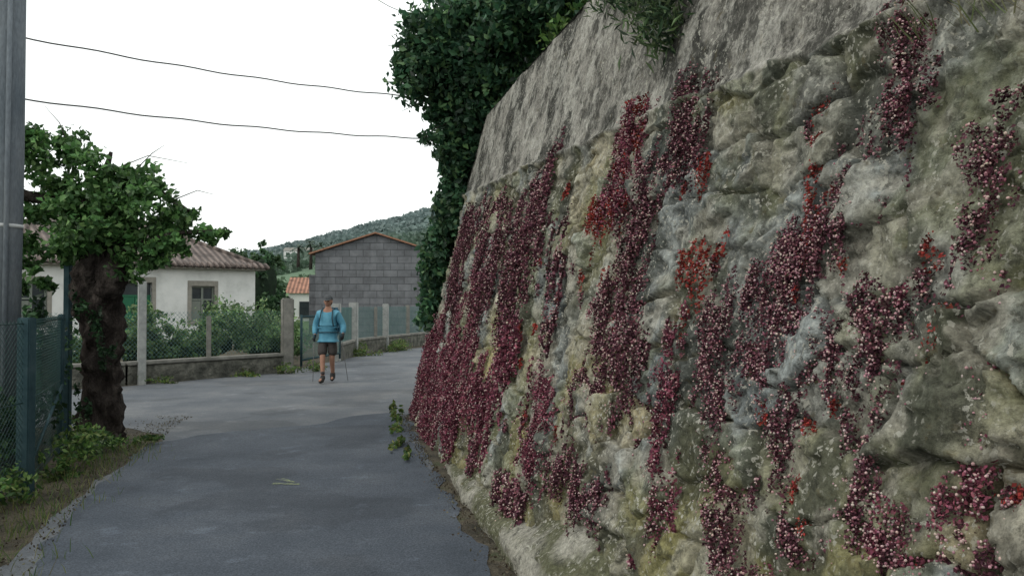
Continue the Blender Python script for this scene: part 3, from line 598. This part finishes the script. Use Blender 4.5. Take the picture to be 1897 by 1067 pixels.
hx=math.atan2(5,5.5);house=empty('white_house',(-10,31,0),hx)
Lh=8.6;Dp=8;He=3.0;Hr=5.05
def wallopen(name,x0,x1,z0,z1,y,ops,mat,par):
    xs=sorted({x0,x1,*[o[0] for o in ops],*[o[1] for o in ops]});zs_=sorted({z0,z1,*[o[2] for o in ops],*[o[3] for o in ops]})
    V=[];F=[]
    for i in range(len(xs)-1):
        for j in range(len(zs_)-1):
            cx,cz=(xs[i]+xs[i+1])/2,(zs_[j]+zs_[j+1])/2
            if any(o[0]<cx<o[1] and o[2]<cz<o[3] for o in ops):continue
            k=len(V);V+=[(xs[i],y,zs_[j]),(xs[i+1],y,zs_[j]),(xs[i+1],y,zs_[j+1]),(xs[i],y,zs_[j+1])];F.append((k,k+1,k+2,k+3))
    for o in ops:
        k=len(V);d=.18;V+=[(o[0],y,o[2]),(o[1],y,o[2]),(o[1],y,o[3]),(o[0],y,o[3]),(o[0],y+d,o[2]),(o[1],y+d,o[2]),(o[1],y+d,o[3]),(o[0],y+d,o[3])]
        F+=[(k,k+4,k+5,k+1),(k+1,k+5,k+6,k+2),(k+2,k+6,k+7,k+3),(k+3,k+7,k+4,k)]
    return pymesh(name,V,F,mat,par)
door=(-4.95,-3.85,0.05,2.35);win=(-2.45,-1.6,.95,2.25);win2=(-8.05,-7.15,.95,2.3)
wallopen('front_wall',-Lh,0,0,He,0,[door,win,win2],PLASTER,house)
pymesh('other_walls',[(0,0,0),(0,Dp,0),(-Lh,Dp,0),(-Lh,0,0),(0,0,He),(0,Dp,He),(-Lh,Dp,He),(-Lh,0,He)],[(0,1,5,4),(1,2,6,5),(2,3,7,6)],PLASTER,house)
ov=.35;e0=He-.02
a1=(-Lh-ov,-ov,e0);a2=(ov,-ov,e0);a3=(ov,Dp+ov,e0);a4=(-Lh-ov,Dp+ov,e0);r1=(-Lh+2.2,Dp/2,Hr);r2=(-3.6,Dp/2,Hr)
pymesh('roof_front',[a1,a2,r2,r1,a3,a4],[(0,1,2,3),(4,5,3,2)],ROOF,house)
pymesh('roof_hips',[a2,a3,r2,a4,a1,r1],[(0,1,2),(3,4,5)],ROOFY,house)
box('eave_soffit',(-Lh-.3,-.3,He-.12),(.3,Dp+.3,He-.06),GRANITE,house)
for nm,p,q in (('ridge',r1,r2),('hip_1',r2,a2),('hip_2',r2,a3),('hip_3',r1,a1),('hip_4',r1,a4)):tube(nm+'_tiles',[p,q],.10,ROOF,house,8)
k=0
for x in np.arange(-Lh-.3,.35,.22):
    tube('eave_tile_%d'%k,[(x,-.42,e0-.01),(x,-.1,e0+.14)],.075,ROOF,house,6);k+=1
for nm,o in (('door',door),('window_1',win),('window_2',win2)):
    s=.14
    box(nm+'_lintel',(o[0]-s,-.03,o[3]),(o[1]+s,.1,o[3]+.2),GRANITE,house,.01)
    box(nm+'_jamb_l',(o[0]-s,-.028,o[2]),(o[0],.1,o[3]),GRANITE,house,.01);box(nm+'_jamb_r',(o[1],-.028,o[2]),(o[1]+s,.1,o[3]),GRANITE,house,.01)
    if nm!='door':box(nm+'_sill',(o[0]-s,-.06,o[2]-.1),(o[1]+s,.1,o[2]),GRANITE,house,.01)
mid=(door[0]+door[1])/2
for x0,x1,nm in ((door[0],mid-.01,'door_leaf_l'),(mid+.01,door[1],'door_leaf_r')):
    box(nm,(x0,.12,.05),(x1,.16,1.85),DOORG,house);box(nm+'_panel_lo',(x0+.08,.1,.2),(x1-.08,.125,.85),DOORG,house,.008);box(nm+'_panel_hi',(x0+.08,.1,1.0),(x1-.08,.125,1.7),DOORG,house,.008)
box('door_transom',(door[0],.13,1.9),(door[1],.15,2.35),GLASS,house);box('door_transom_bar',(door[0],.1,1.85),(door[1],.14,1.91),DOORG,house)
for nm,o in (('w1',win),('w2',win2)):
    m_=(o[0]+o[1])/2
    box(nm+'_glass',(o[0],.13,o[2]),(o[1],.15,o[3]),GLASS,house)
    for x0,x1 in ((o[0],o[0]+.06),(m_-.04,m_+.04),(o[1]-.06,o[1])):box(nm+'_mullion',(x0,.08,o[2]),(x1,.125,o[3]),SHUT,house)
    for z in (o[2]+.03,(o[2]+o[3])/2+.15,o[3]-.03):box(nm+'_bar',(o[0]+.06,.085,z-.03),(m_-.04,.12,z+.03),SHUT,house);box(nm+'_bar',(m_+.04,.085,z-.03),(o[1]-.06,.12,z+.03),SHUT,house)
    box(nm+'_shutter',(o[0]+.06,.095,o[2]+.06),(m_-.05,.118,o[2]+.75),SHUT,house)
box('chimney',(-6.4,4.2,4.6),(-5.7,4.8,5.5),PLASTER,house,.02);box('chimney_cap',(-6.5,4.1,5.5),(-5.6,4.9,5.6),CONC,house,.01)

# ---------------------------------------------------------------- grey block building
BLK,nt,bs,N,L=newmat('grey_block_wall')
tc=N('ShaderNodeTexCoord');sx=N('ShaderNodeSeparateXYZ');cx=N('ShaderNodeCombineXYZ');L(tc.outputs['Object'],sx.inputs[0]);ad=N('ShaderNodeMath');ad.operation='ADD';L(sx.outputs[0],ad.inputs[0]);L(sx.outputs[1],ad.inputs[1]);L(ad.outputs[0],cx.inputs[0]);L(sx.outputs[2],cx.inputs[1])
br=N('ShaderNodeTexBrick');L(cx.outputs[0],br.inputs[0]);br.inputs['Scale'].default_value=1;br.inputs['Brick Width'].default_value=.62;br.inputs['Row Height'].default_value=.31;br.inputs['Mortar Size'].default_value=.014;br.inputs['Mortar Smooth'].default_value=.3
br.inputs['Color1'].default_value=(.125,.133,.143,1);br.inputs['Color2'].default_value=(.165,.173,.185,1);br.inputs['Mortar'].default_value=(.085,.09,.098,1)
no=N('ShaderNodeTexNoise');no.inputs['Scale'].default_value=1.6;no.inputs['Detail'].default_value=9;no.inputs['Roughness'].default_value=.7;L(tc.outputs['Object'],no.inputs[0]);mr=N('ShaderNodeMapRange');L(no.outputs[0],mr.inputs[0]);mr.inputs[1].default_value=.3;mr.inputs[2].default_value=.7;mr.inputs[3].default_value=.6;mr.inputs[4].default_value=1.3
mx=N('ShaderNodeMix');mx.data_type='RGBA';mx.blend_type='MULTIPLY';mx.inputs[0].default_value=1;L(br.outputs[0],mx.inputs[6]);L(mr.outputs[0],mx.inputs[7]);L(mx.outputs[2],bs.inputs['Base Color']);bs.inputs['Roughness'].default_value=.95
b=N('ShaderNodeBump');b.inputs['Distance'].default_value=.02;b.invert=True;L(br.outputs['Fac'],b.inputs['Height']);L(b.outputs[0],bs.inputs['Normal'])
barn=empty('grey_block_barn',(-8.9,36,0),.0)
W=5.5;E1=3.85;AP=4.72;DB=9
pymesh('block_walls',[(0,0,-.05),(W,0,-.05),(W,0,E1),(W/2,0,AP),(0,0,E1),(0,DB,-.05),(W,DB,-.05),(W,DB,E1),(W/2,DB,AP),(0,DB,E1)],[(0,1,2,3,4),(1,6,7,2),(6,5,9,8,7),(5,0,4,9)],BLK,barn)
sl_=(AP-E1)/(W/2)
for s,nm in ((0,'roof_l'),(1,'roof_r')):
    x0,x1=(-.25,W/2) if s==0 else (W+.25,W/2);z0=E1-sl_*.25+.03;z1=AP+.03
    V=[(x0,-.2,z0),(x1,-.2,z1),(x1,DB+.2,z1),(x0,DB+.2,z0),(x0,-.2,z0+.07),(x1,-.2,z1+.07),(x1,DB+.2,z1+.07),(x0,DB+.2,z0+.07)]
    pymesh(nm,V,[(0,1,2,3),(4,7,6,5),(0,4,5,1),(1,5,6,2),(2,6,7,3),(3,7,4,0)],OCHRE,barn)
box('side_wall',(-.35,.3,-.05),(-.002,6,2.9),BLK,barn)
def cottage(name,loc,L_,D_,h,rh,rz=0,roof=None):
    e=empty(name,loc,rz)
    pymesh('walls',[(0,0,-1),(L_,0,-1),(L_,D_,-1),(0,D_,-1),(0,0,h),(L_,0,h),(L_,D_,h),(0,D_,h),(0,D_/2,h+rh),(L_,D_/2,h+rh)],[(0,1,5,4),(1,2,6,9,5),(2,3,7,6),(3,0,4,8,7)],PLASTER,e)
    q=.2;pymesh('roof',[(-q,-q,h-.05),(L_+q,-q,h-.05),(L_+q,D_/2,h+rh+.06),(-q,D_/2,h+rh+.06),(-q,D_+q,h-.05),(L_+q,D_+q,h-.05)],[(0,1,2,3),(3,2,5,4)],roof or ROOFO,e)
    for k in range(int(L_//2)):
        x=.7+k*2;box('window_%d'%k,(x,-.03,h-1.6),(x+.8,-.003,h-.6),GLASS,e);box('window_frame_%d'%k,(x-.08,-.02,h-1.72),(x+.88,-.004,h-1.6),GRANITE,e)
    return e
cottage('small_white_house',(-14.6,52,-.3),4.5,5,2.6,1.0,.15)
cottage('small_white_house',(-66,230,14.0),8,6,2.6,1.0,.1,CONC)

# ---------------------------------------------------------------- hills and distant trees
hxk=[-900,-400,-190,-155,-118,-83,-50,0,100,300,900];hzk=[18,22,27,34,43,54,62,70,84,99,74]
def hh(x,y):
    base=np.interp(x/np.maximum(y,80)*500,hxk,hzk)
    p=np.interp(y,[0,45,80,150,300,500,650,900],[0,0,.065,.17,.45,.97,1.05,.7])
    return base*p+ (fbm(x*.01,y*.01,None,500,4)-.5)*np.interp(y,[45,100,500],[0,1.5,9])-.3
gx=np.linspace(-900,900,181);gy=np.concatenate([np.linspace(45,300,60),np.linspace(310,900,60)])
X,Yg=np.meshgrid(gx,gy,indexing='ij');Zg=hh(X,Yg);VV=np.stack([X,Yg,Zg],-1).reshape(-1,3)
I=np.arange(X.size).reshape(X.shape);FF=np.stack([I[:-1,:-1],I[1:,:-1],I[1:,1:],I[:-1,1:]],-1).reshape(-1,4)
hazef=np.interp(VV[:,1],[45,120,230,450],[0,.25,.75,1])[:,None]  # aerial haze painted into the hill's vertex colour, stronger with distance
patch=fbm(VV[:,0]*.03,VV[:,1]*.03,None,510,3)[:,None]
hc=(C(.08,.15,.055)*(1-patch)+C(.14,.20,.085)*patch)*(1-hazef)+C(.16,.21,.205)*(.8+.4*patch)*hazef
npmesh('hill',VV,FF,leafmat('hazed_hill_vegetation',.95,0,.05),None,col=hc,smooth=True)
n=2600;py=RNG.uniform(0,1,n)**.8*420+110;px=RNG.uniform(-.62,.15,n)*py
P=[];S_=[];Cc=[]
for x,y in zip(px,py):
    if y<180 and fbm(np.array([x*.05]),np.array([y*.05]),None,7,2)[0]<.5:continue
    z=float(hh(np.array([x]),np.array([y]))[0]);r=RNG.uniform(1.6,3.4)*(1 if y>200 else .7);k=26
    d=RNG.normal(size=(k,3));d/=np.linalg.norm(d,axis=1)[:,None];P.append(np.array([x,y,z+r*.2])+d*r*np.array([1.2,1.2,.6]));S_.append(np.full(k,r*.7))
    tt=min(1,max(0,(y-110)/280));base=np.array([.055,.10,.05])*(1-tt)+np.array([.165,.22,.215])*tt  # far crowns blend to a bluish-grey haze put into their leaf colour
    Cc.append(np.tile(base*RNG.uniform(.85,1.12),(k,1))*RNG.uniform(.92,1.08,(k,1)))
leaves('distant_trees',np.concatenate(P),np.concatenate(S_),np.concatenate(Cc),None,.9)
def bush_tree(name,x,y,h,r,cols,dens=150,size=.22,conic=False):
    e=empty(name,(0,0,0));tube('trunk',[(x,y,-.1),(x,y+.1,h*.6)],[.18,.08],BARK,e,8)
    cl=[]
    for k in range(16):
        t=RNG.random();rr=r*(1-.75*t if conic else (.9-.5*abs(t-.4)))
        cl.append((x+RNG.normal()*rr*.45,y+RNG.normal()*rr*.45,h*.15+t*h*.8,rr*.55,rr*.55,rr*.6))
    foliage('crown',cl,dens,size,cols,e,shell=.3);blob('crown_core',(x,y,h*.45),(r*.5,r*.5,h*.35),CORE,e)
DK=[(.05,.105,.05),(.07,.14,.06),(.035,.08,.04)]
bush_tree('dark_conifer_tree',-11.3,36,4.5,1.3,DK,90,.22,True)
bush_tree('garden_tree',-12.6,39,4.2,1.5,DK,70,.24)
bush_tree('garden_tree',-14.5,45,4.2,1.6,[(.08,.15,.06),(.06,.12,.055)],60,.26)
bush_tree('garden_tree',-19,50,4.8,2.2,DK,60,.28)
foliage('barn_bushes',[(-9.9,34,.6,.7,.6,.7),(-10.8,33,.7,.8,.6,.8),(-7.5,32.5,.4,.8,.5,.5),(-9,30,.5,.9,.8,.6),(-8,27,.6,.9,.8,.7),(-6.6,23.5,.6,.7,.8,.6),(-7.8,24.5,.7,.8,.8,.8)],110,.16,GARD,shell=.2)
def palm(x,y,z,h):
    e=empty('palm_tree');tube('trunk',[(x,y,z-1),(x+.1,y,z+h)],[.4,.28],BARK,e,8);V=[];F=[]
    for k in range(22):
        a=RNG.uniform(0,6.28);el=RNG.uniform(-.3,1.1);Lf=h*.5
        d=np.array([math.cos(a),math.sin(a)]);s=np.array([-d[1],d[0]])
        for j in range(5):
            t=j/4;p=np.array([x+.1+d[0]*Lf*t*math.cos(el),y+d[1]*Lf*t*math.cos(el),z+h+Lf*(t*math.sin(el)-.55*t*t)]);wd=.35*(1-abs(t-.45)*1.6)
            V+=[p+np.array([*(s*wd),-.15]),p-np.array([*(s*wd),.15])]
            if j:kk=len(V)-4;F.append((kk,kk+1,kk+3,kk+2))
    npmesh('fronds',V,F,LEAF,e,col=np.tile(np.array([[.09,.13,.10]]),(len(V),1)))
for (x,y,h) in ((-43,170,5.5),(-46.5,173,5),(-40.5,168,4.8)):palm(x,y,float(hh(np.array([float(x)]),np.array([float(y)]))[0]),h)

# ---------------------------------------------------------------- hiker
hk=empty('hiker',(-3.77,16.35,.012),math.radians(-3))
SKIN=nmat('skin',[(.34,.18,.125),(.40,.225,.16)],6,.6,0,spec=.2);JKT=nmat('light_blue_jacket',[(.05,.19,.28),(.085,.27,.38),(.13,.35,.46)],4,.75,.4,9)
SHORT=nmat('dark_grey_shorts',[(.045,.040,.038),(.07,.062,.058)],9,.85,.2);BOOT=nmat('dark_boots',[(.02,.018,.018),(.04,.036,.034)],8,.7,.1)
SOCK=nmat('dark_socks',[(.05,.045,.045),(.08,.07,.07)],20,.9,.1);GLOV=nmat('black_gloves',[(.012,.012,.014),(.025,.025,.028)],12,.7,.1)
CAPM=nmat('cap_fabric',[(.06,.065,.07),(.10,.105,.11)],8,.85,.1,spec=.1);PACK=nmat('blue_backpack',[(.03,.11,.17),(.05,.16,.24)],6,.7,.2);HAIR=nmat('dark_brown_hair',[(.03,.022,.017),(.06,.045,.035)],20,.8,.2)
STRAP=nmat('dark_strap',[(.02,.05,.065),(.035,.08,.10)],8,.7,0);EYE=nmat('eye_dark',[(.01,.01,.01),(.03,.02,.02)],5,.3,0);LIP=nmat('lips',[(.26,.10,.085),(.30,.125,.10)],5,.5,0)
POLE2=nmat('trekking_pole_alloy',[(.10,.10,.10),(.18,.18,.18)],5,.5,0)
def skin(name,verts,edges,rad,mat,sub=2):
    me=bpy.data.meshes.new(name);me.from_pydata(verts,edges,[]);me.materials.append(mat);o=link(bpy.data.objects.new(name,me),hk)
    m=o.modifiers.new('Skin','SKIN');m.use_smooth_shade=True
    for i,r in enumerate(rad):
        sv=me.skin_vertices[0].data[i];sv.radius=(r,r) if not isinstance(r,tuple) else r;sv.use_root=(i==0)
    s=o.modifiers.new('Sub','SUBSURF');s.levels=sub;s.render_levels=sub
    return o
hipz=.93
J=dict(pel=(0,0,hipz),wai=(0,0,1.08),chs=(0,.01,1.28),nkb=(0,.01,1.45),nek=(0,-.005,1.53),hd=(0,-.01,1.60),
 sL=(.175,.01,1.40),eL=(.30,.05,1.16),wL=(.345,-.14,.98),sR=(-.175,.01,1.40),eR=(-.285,.07,1.15),wR=(-.255,-.08,.95),
 hL=(.095,0,.88),kL=(.085,-.02,.49),aL=(.055,.16,.14),tL=(.07,.03,.05),hR=(-.095,0,.88),kR=(-.07,-.16,.50),aR=(-.045,-.22,.10),tR=(-.065,-.38,.06))
nm=list(J);ix={k:i for i,k in enumerate(nm)}
E=[('pel','wai'),('wai','chs'),('chs','nkb'),('nkb','nek'),('nek','hd'),('nkb','sL'),('sL','eL'),('eL','wL'),('nkb','sR'),('sR','eR'),('eR','wR'),('pel','hL'),('hL','kL'),('kL','aL'),('aL','tL'),('pel','hR'),('hR','kR'),('kR','aR'),('aR','tR')]
R=dict(pel=.13,wai=.12,chs=.13,nkb=.075,nek=.055,hd=.06,sL=.06,eL=.042,wL=.028,sR=.06,eR=.042,wR=.028,hL=.085,kL=.058,aL=.038,tL=.03,hR=.085,kR=.058,aR=.038,tR=.03)
skin('body',[J[k] for k in nm],[(ix[a],ix[b]) for a,b in E],[R[k] for k in nm],SKIN)
jk=['wai0','pel2','wai','chs','nkb','col','sL','eL','wL','sR','eR','wR']
J2=dict(wai0=(0,0,1.0),pel2=(0,0,.84),wai=(0,0,1.12),chs=(0,0,1.28),nkb=(0,.01,1.44),col=(0,.0,1.50),sL=J['sL'],eL=J['eL'],wL=(.342,-.125,.995),sR=J['sR'],eR=J['eR'],wR=(-.257,-.065,.97))
E2=[('wai0','pel2'),('wai0','wai'),('wai','chs'),('chs','nkb'),('nkb','col'),('nkb','sL'),('sL','eL'),('eL','wL'),('nkb','sR'),('sR','eR'),('eR','wR')]
R2=dict(wai0=(.19,.155),pel2=(.21,.165),wai=(.19,.15),chs=(.19,.15),nkb=(.13,.115),col=(.075,.075),sL=.092,eL=.074,wL=.052,sR=.092,eR=.074,wR=.052)
i2={k:i for i,k in enumerate(jk)};skin('jacket',[J2[k] for k in jk],[(i2[a],i2[b]) for a,b in E2],[R2[k] for k in jk],JKT)
V=[(0,0,.90),(.10,0,.84),(.10,-.01,.68),(.095,-.02,.53),(-.10,0,.84),(-.09,-.09,.68),(-.08,-.15,.54),(0,0,.98)]
skin('shorts',V,[(0,1),(1,2),(2,3),(0,4),(4,5),(5,6),(0,7)],[.13,.115,.108,.105,.115,.108,.105,.15],SHORT)
for s,(ax,ay,az),(tx,ty,tz) in (('l',J['aL'],J['tL']),('r',J['aR'],J['tR'])):
    skin('sock_'+s,[(ax,ay,az+.06),(ax,ay+.0,az+.16)],[(0,1)],[.052,.056],SOCK,1)
    skin('boot_'+s,[(ax,ay,az-.0),(ax,ay,az+.08),(ax,ay+.03,az-.05),((ax+tx)/2,(ay+ty)/2,(az+tz)/2-.03),(tx,ty,tz-.01)],[(0,1),(0,2),(0,3),(3,4)],[.055,.056,.05,.048,.042],BOOT)
for s,wr,sx_ in (('l',J['wL'],1),('r',J['wR'],-1)):
    wv=np.array(wr);V=[tuple(wv+np.array([0,.02,.03])),tuple(wv),tuple(wv+np.array([0,-.03,-.035])),tuple(wv+np.array([0,-.055,-.06]))];E_=[(0,1),(1,2),(2,3)];Rr=[.034,.032,(.034,.022),(.036,.022)]
    for f,(dz,ln) in enumerate(((.024,.07),(.006,.078),(-.012,.072),(-.03,.058))):
        b0=len(V);base=wv+np.array([.012*sx_,-.062-dz*.4,-.06+dz]);V+=[tuple(base),tuple(base+np.array([-.012*sx_,-ln*.42,-.01])),tuple(base+np.array([-.04*sx_,-ln*.50,-.012])),tuple(base+np.array([-.048*sx_,-ln*.12,-.012]))];E_+=[(3,b0),(b0,b0+1),(b0+1,b0+2),(b0+2,b0+3)];Rr+=[.0105,.0095,.009,.008]
    b0=len(V);base=wv+np.array([-.015*sx_,-.05,-.02]);V+=[tuple(base),tuple(base+np.array([-.022*sx_,-.022,.004])),tuple(base+np.array([-.026*sx_,-.045,-.01]))];E_+=[(2,b0),(b0,b0+1),(b0+1,b0+2)];Rr+=[.013,.011,.009]
    skin('gloved_hand_'+s,V,E_,Rr,GLOV)
    gp=wv+np.array([-.012*sx_,-.078,-.06])
    tip=np.array([gp[0]+.05*sx_,gp[1]+.34,.02]) if s=='l' else np.array([gp[0]-.06,gp[1]+.12,.02])
    up_=gp+(gp-tip)/np.linalg.norm(gp-tip)*.10
    tube('trekking_pole_grip_'+s,[tuple(up_),tuple(gp-(gp-tip)/np.linalg.norm(gp-tip)*.05)],[.017,.015],STRAP,hk,10)
    tube('trekking_pole_shaft_'+s,[tuple(gp),tuple((gp+tip)/2),tuple(tip)],[.008,.007,.005],POLE2,hk,8)
def ell(name,c,r,mat,f=None,seg=28):
    bm=bmesh.new();bmesh.ops.create_uvsphere(bm,u_segments=seg,v_segments=seg//2+2,radius=1)
    for v in bm.verts:
        p=np.array(v.co[:])
        if f:p=f(p)
        v.co=Vector(p*np.array(r)+np.array(c))
    me=bpy.data.meshes.new(name);bm.to_mesh(me);bm.free();me.materials.append(mat)
    for q in me.polygons:q.use_smooth=True
    return link(bpy.data.objects.new(name,me),hk)
def headf(p):
    x,y,z=p
    if z<0:x*=1-.28*(-z)**1.5;y=y*(1-.12*(-z)) 
    if y<0:
        y-= .22*math.exp(-((x/.16)**2+((z+.08)/.2)**2))
        y+= .09*(math.exp(-(((x-.38)/.2)**2+((z-.08)/.13)**2))+math.exp(-(((x+.38)/.2)**2+((z-.08)/.13)**2)))
        y-= .05*math.exp(-((x/.3)**2+((z+.75)/.2)**2))
    return np.array([x,y,z])
hc_=(0,-.02,1.655);ell('head',hc_,(.078,.098,.118),SKIN,headf)
for s in (-1,1):
    ell('eye_%s'%('l' if s>0 else 'r'),(s*.030,-.106,1.662),(.014,.008,.008),EYE,None,10);ell('ear_%s'%('l' if s>0 else 'r'),(s*.081,-.005,1.65),(.010,.022,.033),SKIN,None,12)
    ell('eyebrow_%s'%('l' if s>0 else 'r'),(s*.031,-.112,1.680),(.018,.006,.004),HAIR,None,10)
ell('mouth',(0,-.115,1.598),(.026,.006,.006),LIP,None,10)
ell('hair',(0,.018,1.660),(.084,.088,.105),HAIR,lambda p:np.array([p[0],max(p[1],-.35),p[2]]),20)
ell('cap_crown',(0,-.010,1.702),(.092,.110,.092),CAPM,lambda p:np.array([p[0],p[1],max(p[2],-.10)]),24)
pymesh('cap_brim',[(x*.078,-.10-(1-x*x)*.09-.0,1.703-.012*abs(x)-(.028 if o else 0)*(1-x*x)) if o else (x*.086,-.085-.02*(1-x*x),1.706) for o in (0,1) for x in np.linspace(-1,1,9)],[(i,i+1,i+10,i+9) for i in range(8)],CAPM,hk)
bp=box('backpack',(-.22,.14,.95),(.18,.42,1.48),PACK,hk,.06);box('backpack_lid',(-.17,.13,1.44),(.15,.38,1.53),PACK,hk,.04)
box('backpack_side_pocket',(-.31,.16,1.0),(-.21,.36,1.36),PACK,hk,.03)
for s in (-1,1):tube('strap_%d'%(s+1),[(s*.10,.12,1.50),(s*.11,.0,1.525),(s*.115,-.10,1.46),(s*.125,-.165,1.32),(s*.15,-.155,1.16),(s*.19,-.02,1.08)],.013,STRAP,hk,8)
tube('hip_belt',[(.19*math.sin(t)*1.12,-.16*math.cos(t)*1.1,1.03) for t in np.linspace(-2,2,16)],.011,STRAP,hk,8)
print('verts',sum(len(m.vertices) for m in bpy.data.meshes))
